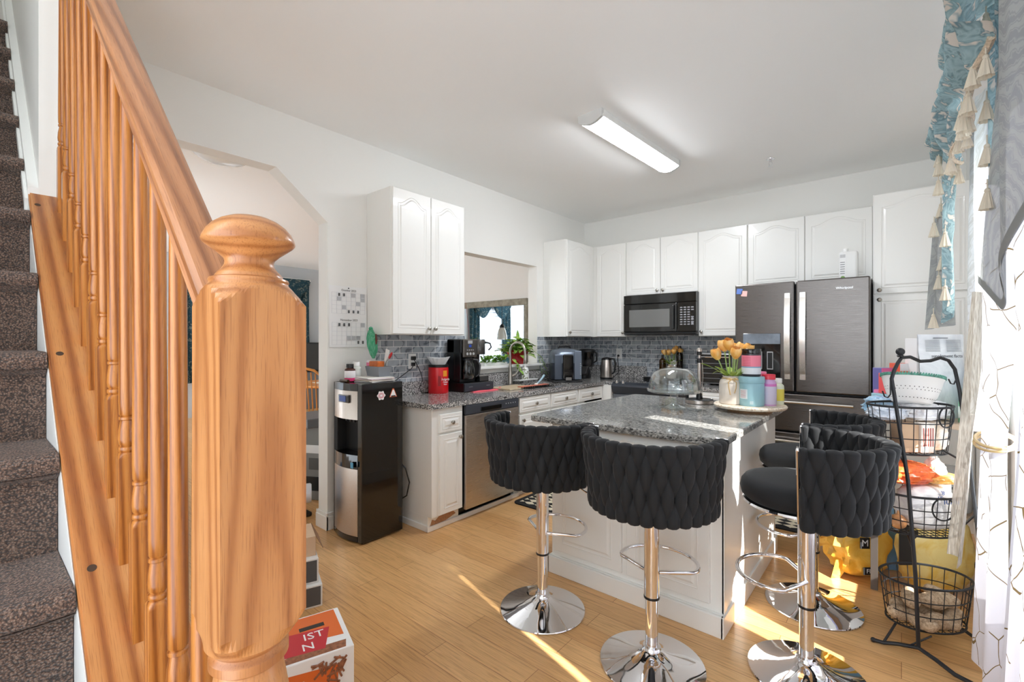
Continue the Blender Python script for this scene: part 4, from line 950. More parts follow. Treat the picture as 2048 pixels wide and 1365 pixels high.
# faucet
t = thing('kitchen_faucet', 'tall brushed nickel gooseneck kitchen faucet', 'faucet', (-3.055, 3.60, CT))
m = MB(); fx, fy = -3.055, 3.60
m.lathe([(0, CT), (.028, CT), (.030, CT+.004), (.026, CT+.02), (.023, CT+.10), (.016, CT+.16), (.0145, CT+.2), (0, CT+.2)], (fx, fy, 0), 24); m.build('base', NICKEL, t)
pts = [(fx, fy, CT+.19), (fx, fy, CT+.34)]
for k in range(13): 
    a = PI-PI*k/12; R_ = .092; pts.append((fx+R_+R_*math.cos(a), fy+.012*k/12, CT+.34+R_*math.sin(a)))
pts.append((fx+.186, fy+.013, CT+.31)); m = MB(); m.tube(pts, .0125, 12); sp = m.build('spout', NICKEL, t)
m = MB(); m.lathe([(.0135, CT+.315), (.017, CT+.27), (.022, CT+.225), (.020, CT+.222), (0, CT+.224)], (fx+.187, fy+.013, 0), 20); m.build('spray_head', NICKEL, sp)
m = MB(); m.cyl((fx+.01, fy+.02, CT+.085), (fx+.035, fy+.045, CT+.105), .014, .013); m.tube([(fx+.035, fy+.045, CT+.105), (fx+.05, fy+.075, CT+.15), (fx+.05, fy+.09, CT+.20)], [.011, .008, .006], 10); m.build('handle', NICKEL, t)
# soap + ledge tray
t = thing('sponge_tray', 'narrow white tray on wire feet behind the sink', 'tray', (-3.05, 3.84, CT))
m = MB(); m.box(-3.10, 3.70, CT+.030, -3.015, 4.02, CT+.040, .003); m.build('shelf', WHITEP, t)
m = MB()
for y in (3.72, 4.0):
    for x in (-3.09, -3.025): m.tube([(x, y, CT), (x, y, CT+.075)], .002, 6)
m.build('wire_feet', NICKEL, t)
t = thing('soap_dispenser', 'white leaf-patterned soap pump bottle on the sponge tray', 'soap dispenser', (-3.055, 3.845, CT+.040))
z0 = CT+.0402
m = MB(); m.lathe([(0, z0), (.037, z0), (.038, z0+.004), (.038, z0+.105), (.030, z0+.122), (.014, z0+.13), (0, z0+.13)], (-3.055, 3.845, 0), 24)
n = NT('leaf_print'); fN = n.noise(n.coord(), 34, 2, .5, 1.0); n.ln(n.ramp(fN, [(.55, rgb(240, 240, 236)), (.58, rgb(124, 134, 84)), (.68, rgb(90, 90, 60))]), n.b.inputs['Base Color']); setp(n.b, rough=.3); b = m.build('body', n.m, t)
m = MB(); m.lathe([(.013, z0+.13), (.013, z0+.145), (.005, z0+.147), (.005, z0+.165), (.010, z0+.166), (.010, z0+.175), (0, z0+.175)], (-3.055, 3.845, 0), 16); m.tube([(-3.055, 3.845, z0+.170), (-3.018, 3.84, z0+.168), (-3.008, 3.838, z0+.160)], .004, 8); m.build('pump', WHITEP, t)
# cutting board and brush
t = thing('cutting_board', 'pale bamboo board lying by the sink with a red ribbed edge mat', 'cutting board', (-2.79, 3.47, CT))
T = Matrix.Translation((-2.805, 3.34, CT)) @ Matrix.Rotation(.02, 4, 'Z')
m = MB(); m.box(-.12, -.19, 0, .12, .19, .016, .004, 2, T); m.build('board', M('bamboo', (196, 178, 148), .5, .12, 30), t)
T = Matrix.Translation((-2.69, 3.52, CT)) @ Matrix.Rotation(-.03, 4, 'Z'); m = MB(); m.box(-.035, -.20, .0163, .035, .20, .024, .002, 1, T); m.cur = 1
for k in range(15): m.box(.033, -.19+k*.0265, .005, .037, -.176+k*.0265, .023, mtx=T)
tag(m.build('drying_mat', [M('coral_silicone', (196, 108, 84), .5), BLACKP]), 'coral red ribbed silicone mat on the cutting board edge', 'mat')
t = thing('dish_brush', 'pale blue long-handled brush leaning over the sink', 'brush', (-2.75, 3.75, CT))
m = MB(); m.tube([(-2.72, 3.60, CT+.026), (-2.77, 3.74, CT+.055), (-2.82, 3.86, CT+.09)], [.006, .009, .012], 10); m.build('handle', M('pale_blue_handle', (168, 200, 216), .4), t)
m = MB(); m.ell((-2.712, 3.585, CT+.028), (.016, .022, .010)); m.build('head', WHITEP, t)
# air fryer
t = thing('air_fryer', 'rounded grey and black multicooker in the counter corner', 'multicooker', (-2.86, 4.30, CT))
T = Matrix.Translation((-2.860, 4.30, CT)) @ Matrix.Rotation(math.radians(-42), 4, 'Z')
def sup(rx, ry, prof, e=.55, n=40):
    k = 2*e
    def fn(u, v):
        j = v*(len(prof)-1); i = min(int(j+1e-6), len(prof)-1); s, z = prof[i]; a = 2*PI*u; c, d = math.cos(a), math.sin(a)
        return T @ Vector((rx*s*math.copysign(abs(c)**e, c), ry*s*math.copysign(abs(d)**e, d), z))
    return fn
SL = M('slate_blue_metal', (112, 122, 136), .3, metal=.5)
pr_ = [(0, .02), (.9, .02), (.97, .03), (1, .05), (1, .20)]; m = MB(); m.grid(sup(.155, .165, pr_), 40, 4, True, True); m.build('pot_body', M('dark_slate', (62, 68, 80), .3, metal=.4), t)
pr_ = [(1.01, .205), (1.02, .215), (1.0, .27), (.93, .315), (.80, .345), (.5, .362), (0, .368)]; m = MB(); m.grid(sup(.155, .165, pr_), 40, 6, True, True); ld = m.build('lid', SL, t)
m = MB(); m.box(.135, -.06, .03, .172, .06, .30, .015, 2, T); m.build('front_panel', BLACKG, t)
m = MB(); m.box(.150, .07, .03, .166, .15, .34, .008, 2, T); m.build('side_column', SL, t)
m = MB(); 
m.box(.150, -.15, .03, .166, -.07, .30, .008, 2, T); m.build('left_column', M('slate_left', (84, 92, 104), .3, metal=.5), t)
m = MB(); m.tube([T @ Vector(p) for p in ((.0, -.07, .36), (.0, -.06, .385), (.0, .06, .385), (.0, .07, .36))], .012, 8); m.build('lid_handle', BLACKP, ld)
m = MB(); m.box(-.16, -.165, 0, .16, .165, .022, .01, 2, T); m.build('foot_base', BLACKP, t)
m = MB(); m.box(.168, -.03, .022, .176, .035, .055, .003, 2, T); m.build('drip_cup', M('smoke_cup', (120, 116, 112), .3), t)
m = MB()
for k in range(6): m.cyl(T @ Vector((.1665, .135, .09+k*.022)), T @ Vector((.169, .135, .09+k*.022)), .004, n=8)
m.build('button', M('white_dots', (220, 220, 220), .4), t)
# food processor / blender
t = thing('food_blender', 'black blender with clear jar beside the kettle', 'blender', (-2.90, 4.86, CT))
m = MB(); m.lathe([(0, CT), (.085, CT), (.088, CT+.01), (.080, CT+.10), (.062, CT+.135), (0, CT+.135)], (-2.93, 4.82, 0), 24); m.build('motor_base', BLACKP, t)
m = MB(); T = Matrix.Translation((-2.885, 4.74, CT+.095)) @ Matrix.Rotation(-.5, 4, 'X'); m.box(-.06, -.02, -.05, .06, .02, .05, .006, 2, T); m.build('control_panel', M('dark_keys', (48, 46, 46), .35), t)
m = MB(); m.lathe([(.058, CT+.136), (.075, CT+.16), (.094, CT+.30), (.096, CT+.32)], (-2.90, 4.86, 0), 28, caps=False); m.build('jar', DGLASS, t, 'smoky clear jar')
m = MB(); m.lathe([(.098, CT+.312), (.099, CT+.335), (.08, CT+.35), (0, CT+.352)], (-2.90, 4.86, 0), 28); m.build('lid', BLACKP, t)
m = MB(); m.tube([(-2.815, 4.86, CT+.32), (-2.775, 4.86, CT+.30), (-2.775, 4.86, CT+.21), (-2.83, 4.86, CT+.18)], .010, 8); m.build('handle', BLACKP, t)
# kettle
t = thing('electric_kettle', 'stainless electric kettle with black handle', 'kettle', (-2.66, 4.92, CT)); kx, ky = -2.665, 4.90
m = MB(); m.lathe([(0, CT), (.078, CT), (.080, CT+.014), (.07, CT+.018), (0, CT+.018)], (kx, ky, 0), 28); m.build('power_base', BLACKP, t)
m = MB(); m.lathe([(0, CT+.019), (.072, CT+.019), (.075, CT+.03), (.068, CT+.15), (.060, CT+.225), (0, CT+.225)], (kx, ky, 0), 32); b = m.build('body', STEEL, t)
m = MB(); m.lathe([(.061, CT+.224), (.060, CT+.235), (.045, CT+.250), (0, CT+.256)], (kx, ky, 0), 28); m.build('lid', BLACKP, t)
m = MB(); m.tube([(kx+.050, ky, CT+.24), (kx+.10, ky, CT+.235), (kx+.115, ky, CT+.18), (kx+.105, ky, CT+.09), (kx+.072, ky, CT+.06)], [.010, .012, .012, .011, .009], 10); m.build('handle', BLACKP, t)
m = MB(); m.box(kx-.082, ky-.014, CT+.07, kx-.062, ky+.014, CT+.16, .004); m.build('water_gauge', BLACKG, b)
m = MB(); m.tube([(-2.662, BY-.014, 1.18), (-2.66, BY-.05, 1.175), (-2.65, BY-.06, 1.10), (-2.64, BY-.06, .98), (-2.65, 5.03, .919), (-2.66, 4.985, .919)], .0045, 8); m.ell((-2.662, BY-.028, 1.18), (.015, .015, .014)); m.build('power_cord', BLACKP, t)
# plants in the pass-through
def leaf_blob(m, P, d, L, w, droop=.3, up=Vector((0, 0, 1))):
    d = Vector(d).normalized(); s = d.cross(up); s = s.normalized() if s.length > .05 else Vector((1, 0, 0)); nrm = s.cross(d).normalized(); P = Vector(P)
    def fn(u, v):
        t_ = v; ww = w*(math.sin(PI*min(1, t_**.7))**.8)*(u-.5); return P+d*(L*t_)+s*ww-Vector((0, 0, 1))*(droop*L*t_*t_)+nrm*(abs(u-.5)*w*.25)
    m.grid(fn, 2, 6)
def foliage_mat(nm, a, b, c):
    n = NT(nm); f = n.noise(n.coord(), 26, 2); n.ln(n.ramp(f, [(.3, rgb(*a)), (.5, rgb(*b)), (.7, rgb(*c))]), n.b.inputs['Base Color']); setp(n.b, rough=.4); return n.m
POTH = foliage_mat('pothos_green', (84, 136, 46), (138, 180, 74), (192, 212, 116)); DKG = foliage_mat('dark_leaf', (28, 58, 30), (52, 88, 50), (80, 120, 74))
sz = 1.1125
rnd = random.Random(3)
t = thing('potted_pothos', 'leafy green pothos in a red pot on the pass-through sill', 'potted plant', (-3.215, 3.93, sz))
pc_ = (-3.205, 3.90)
m = MB(); m.lathe([(0, sz), (.078, sz), (.085, sz+.01), (.130, sz+.125), (.140, sz+.127), (.140, sz+.15), (.13, sz+.15), (.122, sz+.13), (0, sz+.13)], (pc_[0], pc_[1], 0), 32, Matrix.Diagonal((.86, 1, 1, 1))); m.build('pot', M('red_glazed_pot', (150, 24, 26), .25, .25, 14), t)
m = MB()
for k in range(150):
    a = rnd.uniform(0, 2*PI); r = rnd.uniform(.02, .20)*(1.0 if math.cos(a) < .6 else .8); h = sz+.145+rnd.uniform(0, .15)*(1-r/.26); 
    if r > .12: h -= rnd.uniform(0, .07)
    leaf_blob(m, (pc_[0]+r*.75*math.cos(a), pc_[1]+r*.85*math.sin(a), h), (math.cos(a+rnd.uniform(-.7, .7)), math.sin(a+rnd.uniform(-.7, .7)), rnd.uniform(-.1, .6)), rnd.uniform(.07, .12), rnd.uniform(.05, .08), rnd.uniform(.1, .5))
leaf_blob(m, (pc_[0]+.02, pc_[1]-.02, sz+.25), (.05, -.12, 1), .12, .04, 0)
for (yy, zz) in ((4.15, 1.17), (4.2, 1.11), (4.22, 1.06), (4.23, 1.0)): leaf_blob(m, (-3.10, yy-.02, zz+.04), (.5, .5, -.5), .07, .05, .3)
for k in range(5): leaf_blob(m, (-3.10+.01*k, 3.70+.015*k, 1.17-.03*k), (.7, rnd.uniform(-.4, .4), -.4), .06, .045, .3)
m.build('foliage', POTH, t)
m = MB()
for k in range(12):
    a = rnd.uniform(0, 2*PI); m.tube([(pc_[0], pc_[1], sz+.15), (pc_[0]+.05*math.cos(a), pc_[1]+.07*math.sin(a), sz+.21), (pc_[0]+.09*math.cos(a), pc_[1]+.14*math.sin(a), sz+.22)], .0022, 5)
m.tube([(pc_[0]+.06, pc_[1]+.12, sz+.18), (-3.10, 4.12, 1.22), (-3.09, 4.17, 1.1), (-3.09, 4.19, 1.0)], .002, 5)
m.build('vine', POTH, t)
t = thing('herb_trough', 'low trough of small green plants on the pass-through sill', 'potted plant', (-3.22, 3.50, sz))
m = MB(); taper(m, -3.27, 3.33, -3.16, 3.68, sz, sz+.030, .006); m.build('trough', WHITEP, t)
m = MB()
for k in range(170): leaf_blob(m, (-3.205+rnd.uniform(-.05, .07), 3.505+rnd.uniform(-.17, .17), sz+.025+rnd.uniform(0, .06)), (rnd.uniform(-1, 1), rnd.uniform(-1, 1), rnd.uniform(.1, .9)), rnd.uniform(.03, .055), rnd.uniform(.02, .035), .3)
m.build('foliage', foliage_mat('herb_green', (50, 100, 24), (96, 150, 40), (140, 184, 70)), t)
t = thing('orchid_plant', 'dark leafed orchid behind the coffee maker with a thin red stake', 'potted plant', (-3.235, 3.20, sz))
m = MB(); m.lathe([(0, sz), (.036, sz), (.044, sz+.10), (.04, sz+.10), (.036, sz+.09), (0, sz+.09)], (-3.235, 3.20, 0), 20); m.build('pot', M('olive_pot', (120, 96, 50), .4, .3, 20), t)
m = MB()
for d, L in (((.2, .9, .55), .24), ((.1, -.9, .5), .2), ((.1, .7, 1.2), .2), ((-.3, .5, .6), .2), ((.3, .2, 1.6), .17)): leaf_blob(m, (-3.235, 3.20, sz+.16), d, L, .07, .25)
m.build('foliage', DKG, t)
m = MB(); m.tube([(-3.235, 3.20, sz+.09), (-3.235, 3.185, sz+.35), (-3.24, 3.15, sz+.62)], .0018, 6); m.build('stake', M('red_stake', (150, 40, 40), .5), t)
# back wall counter goods
bottle('oil_bottle', 'amber glass oil bottle at the back of the range, left of the tulips', 'bottle', (-2.062, 5.085, .9452), .036, .26, (84, 58, 14), (30, 30, 30), caph=.03, neck=.012, bodymat=AMBER, bands=((.1, .4, (150, 110, 30)),))
bottle('oil_bottle', 'tall dark oil bottle at the back of the range, right of the tulips', 'bottle', (-1.868, 5.085, .9452), .036, .36, (28, 22, 12), (20, 20, 20), caph=.05, neck=.013, bodymat=M('dark_bottle', (26, 20, 12), .1))
def tulips(label, P, vase_r, vase_h, s, seed, n, vlabel, spread=(1, 1)):
    x, y, z = P; t = thing('vase', vlabel, 'vase', P)
    m = MB(); r = vase_r; h = vase_h
    m.lathe([(0, z), (r*.92, z), (r, z+.006), (r, z+h*.72), (r*.93, z+h*.84), (r*.72, z+h*.91), (r*.72, z+h*.97), (r*.76, z+h), (r*.68, z+h), (r*.66, z+h*.92), (r*.8, z+h*.8), (r*.85, z+.02), (0, z+.02)], P[:2]+(0,), 32)
    m.build('body', M('cream_stoneware', (222, 212, 200), .45, .05, 20), t)
    m = MB(); m.tube([(x+r*.75*math.cos(2*PI*k/28), y+r*.75*math.sin(2*PI*k/28), z+h*.905+.003*math.sin(4*PI*k/28)) for k in range(28)], .0035*s, 6, True)
    q = Vector((.3, -.95, 0)); o = Vector((x, y, 0))+q*r*.8; U = Vector((.95, .3, 0))
    for sg in (-1, 1):
        m.tube([o+Z*(z+h*.9), o+q*.02*s+U*.020*s*sg+Z*(z+h*.80), o+q*.024*s+U*.018*s*sg+Z*(z+h*.6), o+q*.025*s+U*.010*s*sg+Z*(z+h*(.42 if sg > 0 else .36))], .0028*s, 6)
        m.tube([o+q*.022*s+Z*(z+h*.9), o+q*.03*s+U*.016*s*sg+Z*(z+h*.95), o+q*.03*s+U*.028*s*sg+Z*(z+h*.90), o+q*.022*s+U*.01*s*sg+Z*(z+h*.88)], .0028*s, 6)
    m.build('twine_bow', M('twine', (190, 160, 112), .8), t)
    b = thing('tulip_bouquet', label, 'flowers', (x, y, z+h*.95)); rn = random.Random(seed)
    TU = MATS.get('tulip_orange')
    if not TU:
        nn = NT('tulip_orange'); ff = nn.noise(nn.coord((1, 1, .4)), 30, 3); nn.ln(nn.ramp(ff, [(.3, rgb(236, 158, 60)), (.5, rgb(244, 186, 104)), (.7, rgb(248, 208, 150))]), nn.b.inputs['Base Color']); setp(nn.b, rough=.5, sss=.1); TU = nn.m
    stem = M('stem_green', (150, 178, 108), .5)
    for k in range(n):
        a = 2*PI*k/n+rn.uniform(-.2, .2); rr_ = (.055 if k % 2 else .085)*s*rn.uniform(.85, 1.1)
        top = Vector((x+rr_*spread[0]*math.cos(a), y+rr_*spread[1]*math.sin(a), z+h+(.085+.055*rn.random())*s+(.02*s if k % 2 else 0)))
        m = MB(); m.tube([(x+.02*s*math.cos(a), y+.02*s*math.sin(a), z+h*.9), (x+.6*rr_*math.cos(a), y+.6*rr_*math.sin(a), z+h+.04*s), top], .0035*s, 6); m.build('stem', stem, b)
        m = MB(); tilt = Matrix.Rotation(.35, 4, Vector((-math.sin(a), math.cos(a), 0)))
        def pet(u, v, q0):
            th_ = q0+(u-.5)*2.3; pr2 = math.sin(PI*(.10+.62*v))*.030*s*(1-.10*abs(2*u-1)*v); zz = .068*s*v*(1-.25*(2*u-1)**2*v)
            return top+tilt @ Vector((pr2*math.cos(th_), pr2*math.sin(th_), zz-.006*s))
        for q0 in range(3): m.grid(lambda u, v: pet(u, v, q0*2*PI/3), 6, 7)
        for q0 in range(3): m.grid(lambda u, v: (lambda p: top+(p-top)*.93)(pet(u, v, q0*2*PI/3+PI/3)), 6, 7)
        m.build('flower', TU, b)
    m = MB()
    for k in range(8):
        a = 2*PI*k/8+.4; leaf_blob(m, (x+.03*s*math.cos(a), y+.03*s*math.sin(a), z+h*.95), (math.cos(a)*.9, math.sin(a)*.9, .8), .16*s*rn.uniform(.8, 1.1), .036*s, rn.uniform(.2, .6))
    m.build('foliage', foliage_mat('tulip_leaf', (96, 128, 34), (140, 168, 52), (176, 194, 90)) if 'tulip_leaf' not in MATS else MATS['tulip_leaf'], b)
tulips('orange tulips behind the range, between two oil bottles', (-1.955, 5.085, .9452), .052, .155, .95, 5, 7, 'small cream vase between the oil bottles')
# toaster oven
t = thing('toaster_oven', 'black and silver toaster oven beside the fridge', 'toaster oven', (-1.37, 4.95, CT))
m = MB(); m.box(-1.575, 4.84, CT+.015, -1.165, 5.17, CT+.325, .012); m.build('body', M('silver_shell', (150, 150, 150), .3, metal=.7), t)
m = MB(); m.box(-1.560, 4.826, CT+.03, -1.27, 4.84, CT+.31, .004); d_ = m.build('door', BLACKG, t)
m = MB()
for k in range(4): m.box(-1.545, 4.8245, CT+.07+.05*k, -1.285, 4.826, CT+.075+.05*k)
m.build('rack_line', GREYP, d_)
m = MB(); m.tube([(-1.545, 4.826, CT+.285), (-1.545, 4.80, CT+.285), (-1.285, 4.80, CT+.285), (-1.285, 4.826, CT+.285)], .007, 8); m.build('handle', CHROME, d_)
m = MB()
for k in range(3): m.cyl((-1.215, 4.84, CT+.08+.085*k), (-1.215, 4.815, CT+.08+.085*k), .022, .019, 18)
m.build('knob', BLACKP, t)
m = MB()
for x in (-1.55, -1.19):
    for y in (4.87, 5.14): m.cyl((x, y, CT), (x, y, CT+.016), .012, n=10)
m.build('foot', BLACKP, t)
# jug on the fridge
t = thing('cleaner_jug', 'white plastic jug with printed label on top of the fridge', 'jug', (-.325, 4.62, 1.836))
m = MB(); T = Matrix.Translation((-.325, 4.60, 1.836))
m.box(-.062, -.04, 0, .062, .04, .245, .018, 3, T); b = m.build('body', M('translucent_white', (236, 236, 234), .35), t)
m = MB(); m.lathe([(.018, 2.08), (.018, 2.105), (0, 2.105)], (-.345, 4.60, 0), 18); m.build('cap', WHITEP, t)
m = MB(); m.box(-.382, 4.5588, 1.845, -.340, 4.560, 2.07); m.cur = 1
for k in range(6): m.box(-.378+.006*k, 4.558, 2.03, -.3755+.006*k, 4.5588, 2.055)
for k in range(6): m.box(-.378, 4.558, 1.90+.018*k, -.348, 4.5588, 1.906+.018*k)
m.cur = 2; m.lathe([(0, 0), (.015, 0), (.015, .0006), (0, .0006)], (-.361, 4.5588, 1.868), 16, Matrix.Rotation(PI/2, 4, 'X')); m.build('label', [PAPER, M('grey_print', (150, 150, 152), .6), M('green_print', (130, 170, 90), .6)], b)
# ================================================================== ISLAND TOP
t = thing('cake_stand', 'footed clear glass cake stand under a glass dome with ball knob', 'cake stand', (-1.171, 3.084, CT)); c = (-1.171, 3.084, 0)
m = MB(); m.lathe([(0, CT), (.080, CT), (.082, CT+.004), (.05, CT+.012), (.022, CT+.022), (.014, CT+.035), (.020, CT+.05), (.028, CT+.072), (.024, CT+.085), (.03, CT+.095), (0, CT+.096)], c, 32); m.build('foot', GLASS, t)
m = MB(); m.lathe([(0, CT+.097), (.15, CT+.099), (.172, CT+.106), (.178, CT+.124), (.174, CT+.128), (.166, CT+.112), (.15, CT+.106), (0, CT+.104)], c, 44); m.build('plate', GLASS, t)
m = MB(); dm = [(.166, .113), (.164, .14), (.160, .175), (.150, .205), (.132, .232), (.105, .252), (.07, .263), (.03, .268), (.012, .270)]
m.lathe([(r, CT+z) for r, z in dm], c, 48, caps=False); m.lathe([(r-.004, CT+z-.003) for r, z in reversed(dm)], c, 48, caps=False)
m.tube([(c[0]+.166*math.cos(2*PI*k/48), c[1]+.166*math.sin(2*PI*k/48), CT+.114) for k in range(48)], .004, 8, True); dmo = m.build('dome', GLASS, t)
m = MB(); m.ell((c[0], c[1], CT+.296), (.020, .020, .020), 18); m.lathe([(.011, CT+.268), (.007, CT+.279)], c, 14); m.build('ball_knob', GLASS, dmo)
t = thing('paper_towel_holder', 'black and steel paper towel holder without a roll', 'paper towel holder', (-1.108, 3.40, CT)); c = (-1.108, 3.40, 0)
m = MB(); m.lathe([(0, CT), (.092, CT), (.096, CT+.004), (.096, CT+.026), (0, CT+.026)], c, 36); m.cur = 1; m.lathe([(.096, CT+.0262), (.09, CT+.031), (0, CT+.031)], c, 36); m.build('base', [STEEL, BLACKP], t)
m = MB(); m.lathe([(0, CT+.031), (.022, CT+.031), (.021, CT+.055), (.014, CT+.075), (0, CT+.075)], c, 20); m.lathe([(.0155, CT+.29), (.0175, CT+.30), (.0145, CT+.322), (0, CT+.322)], c, 20); m.lathe([(.0175, CT+.345), (.0175, CT+.372), (0, CT+.372)], c, 20); m.build('grip_ring', BLACKP, t)
m = MB(); m.lathe([(.0125, CT+.07), (.0125, CT+.295)], c, 20); m.lathe([(.008, CT+.32), (.008, CT+.35)], c, 16); m.lathe([(.018, CT+.371), (.0185, CT+.384), (.012, CT+.395), (0, CT+.397)], c, 20)
m.tube([(c[0]+.02, c[1], CT+.31), (c[0]+.026, c[1]-.004, CT+.2), (c[0]+.022, c[1]-.01, CT+.05)], .0022, 6); m.build('rod', STEEL, t)
TZ = CT+.044; tc_ = (-.742, 3.236)
t = thing('turntable_tray', 'round carved wooden turntable at the sunny corner of the island', 'tray', (tc_[0], tc_[1], CT))
m = MB(); m.lathe([(0, CT), (.128, CT), (.130, CT+.004), (.130, CT+.022), (0, CT+.022)], tc_+(0,), 44); m.build('foot_ring', M('tray_wood', (176, 136, 100), .55, .15, 30), t)
n = NT('carved_whitewash'); vo = n.add('ShaderNodeTexVoronoi', i_Scale=70); n.ln(n.coord(), vo.inputs['Vector']); n.ln(n.ramp(vo.outputs['Distance'], [(.1, rgb(196, 168, 138)), (.5, rgb(236, 224, 206))]), n.b.inputs['Base Color']); n.bump(vo.outputs['Distance'], .6, .004); setp(n.b, rough=.6)
m = MB(); m.lathe([(0, CT+.022), (.200, CT+.022), (.208, CT+.028), (.211, CT+.038), (.205, CT+.0445), (.192, TZ-.002), (0, TZ-.002)], tc_+(0,), 64); m.build('plate', n.m, t)
TZ -= .002
tulips('large orange tulips on the island beside the supplement jars', (-.838, 3.196, TZ), .074, .180, 1.15, 12, 7, 'cream stoneware vase with twine bow on the island', (.85, .85))
t = thing('powder_tub', 'large pale teal powder tub on the island turntable', 'tub', (-.720, 3.190, TZ)); c = (-.720, 3.190, 0)
TEALP = M('pale_teal_plastic', (150, 192, 204), .4)
m = MB(); m.lathe([(0, TZ), (.068, TZ), (.072, TZ+.008), (.072, TZ+.13), (.070, TZ+.142), (0, TZ+.142)], c, 40); b = m.build('body', TEALP, t)
m = MB(); m.lathe([(.0735, TZ+.143), (.0745, TZ+.147), (.0745, TZ+.176), (.0715, TZ+.183), (0, TZ+.183)], c, 40); m.build('lid', TEALP, t)
def wrap(m, c, r, a0, a1, z0, z1, k=8): m.grid(lambda u, v: (c[0]+r*math.cos(a0+(a1-a0)*u), c[1]+r*math.sin(a0+(a1-a0)*u), z0+(z1-z0)*v), k, 1)
m = MB(); fa = -1.92   # towards the camera
wrap(m, c, .0724, fa-.5, fa+.25, TZ+.045, TZ+.105); m.cur = 1
for k in range(6): wrap(m, c, .0728, fa-.42, fa+.12, TZ+.053+.008*k, TZ+.0555+.008*k)
m.cur = 0
for k in range(5): wrap(m, c, .0728, fa+.45+.055*k, fa+.475+.055*k, TZ+.014, TZ+.034, 1)
m.build('label', [M('pale_label', (222, 232, 236), .5), M('pink_print', (206, 130, 140), .5)], b)
t = thing('powder_tub', 'pink and white tub with black lid stacked on the teal tub', 'tub', (-.722, 3.19, TZ+.1832)); c = (-.722, 3.190, 0); z0 = TZ+.1832
m = MB(); m.lathe([(0, z0), (.050, z0), (.054, z0+.008), (.054, z0+.142), (0, z0+.142)], c, 36); b = m.build('body', M('smoke_tub', (52, 50, 56), .3), t)
m = MB(); m.lathe([(.0545, z0+.015), (.0548, z0+.016), (.0548, z0+.055)], c, 36); m.cur = 1; m.lathe([(.0548, z0+.055), (.0548, z0+.062)], c, 36); m.cur = 2; m.lathe([(.0548, z0+.062), (.0548, z0+.130), (.0545, z0+.131)], c, 36)
m.cur = 3
for k in range(6): wrap(m, c, .0552, -2.3, -1.4, z0+.068+.010*k, z0+.0705+.010*k)
m.build('label_band', [M('white_band', (226, 230, 236), .5), M('blue_band', (120, 160, 190), .5), M('pink_band2', (236, 128, 150), .5), M('deep_pink_print', (206, 86, 112), .5)], b)
m = MB(); m.lathe([(.0555, z0+.142), (.0565, z0+.146), (.0565, z0+.168), (.053, z0+.172), (0, z0+.172)], c, 36); m.build('lid', BLACKG, t)
bottle('supplement_bottle', 'lilac supplement bottle with red cap on the turntable', 'bottle', (-.638, 3.262, TZ), .043, .195, (206, 160, 206), (222, 50, 70), caph=.030, neck=.034, bands=((.05, .62, (206, 196, 216)), (.62, .70, (214, 120, 190))))
bottle('supplement_bottle', 'pink-capped bottle behind the lilac one on the turntable', 'bottle', (-.705, 3.345, TZ), .044, .205, (226, 180, 200), (238, 130, 168), caph=.032, neck=.034)
bottle('supplement_bottle', 'clear bottle with yellow label at the right rim of the turntable', 'bottle', (-.605, 3.355, TZ), .036, .165, (220, 224, 200), (236, 236, 230), caph=.026, bands=((.15, .6, (226, 210, 90)),))

# ================================================================== BASKET STAND
RV = Vector((.765, .644, 0)); FV = Vector((-.644, .765, 0))
t = thing('basket_stand', 'black wire three-tier basket stand by the window', 'basket stand', (.083, 2.80, 0))
m = MB()
lp = [(.056, 2.635, .045), (.046, 2.640, .35), (.022, 2.655, .75), (-.026, 2.685, 1.13), (-.034, 2.690, 1.19), (-.026, 2.697, 1.225), (-.012, 2.708, 1.262), (.0, 2.717, 1.285), (.03, 2.755, 1.288), (.064, 2.795, 1.268), (.10, 2.83, 1.270), (.134, 2.855, 1.284), (.163, 2.88, 1.272), (.185, 2.897, 1.232), (.20, 2.895, 1.14), (.228, 2.871, .851), (.262, 2.858, .45), (.300, 2.846, .03)]
m.tube(lp, .0075, 8)
m.tube([(-.097, 2.648, .010), (-.06, 2.645, .014), (-.01, 2.640, .032), (.056, 2.634, .046), (.11, 2.60, .036), (.165, 2.576, .014), (.24, 2.548, .010)], .0085, 8)
m.ell((-.097, 2.648, .0105), (.011, .011, .0105), 10)
m.tube([(.30, 2.846, .03), (.22, 2.99, .02), (.10, 3.06, .012), (-.02, 3.03, .012)], .0075, 8)
m.tube([(-.06, 2.645, .018), (-.02, 2.74, .072)], .005, 6); m.tube([(.03, 2.637, .045), (.10, 2.72, .072)], .004, 6)
for z, lx, ly, ox, oy in ((.455, .040, 2.645, .02, 2.835), (.808, .017, 2.660, -.01, 2.90)): m.tube([(lx, ly, z), (ox, oy, z+.012)], .005, 6); 
m.tube([(.25, 2.862, .60), (.20, 2.95, .49)], .005, 6); m.tube([(.231, 2.868, .81), (.16, 3.0, .835)], .005, 6)
m.build('frame', BLACKM, t)
m = MB(); m.ell((-.004, 2.712, 1.312), (.017, .017, .017), 16); m.lathe([(.010, 1.288), (.013, 1.293), (.010, 1.298)], (-.004, 2.712, 0), 14); m.build('finial', BLACKM, t)
for P in ((-.038, 2.688, 1.19), (.19, 2.89, 1.20), (.232, 2.868, .83)):
    m = MB(); p = Vector(P); d = -RV if P[0] < 0 else -RV
    m.tube([p, p+Vector((0, 0, -.07)) if P[0] < 0 else p+Vector((0, 0, -.012)), p+d*.012+Z*(-.085 if P[0] < 0 else -.035), p+d*.026+Z*(-.08 if P[0] < 0 else -.032), p+d*.036+Z*(-.055 if P[0] < 0 else -.012)], .003, 6); m.build('hook', BLACKM, t)
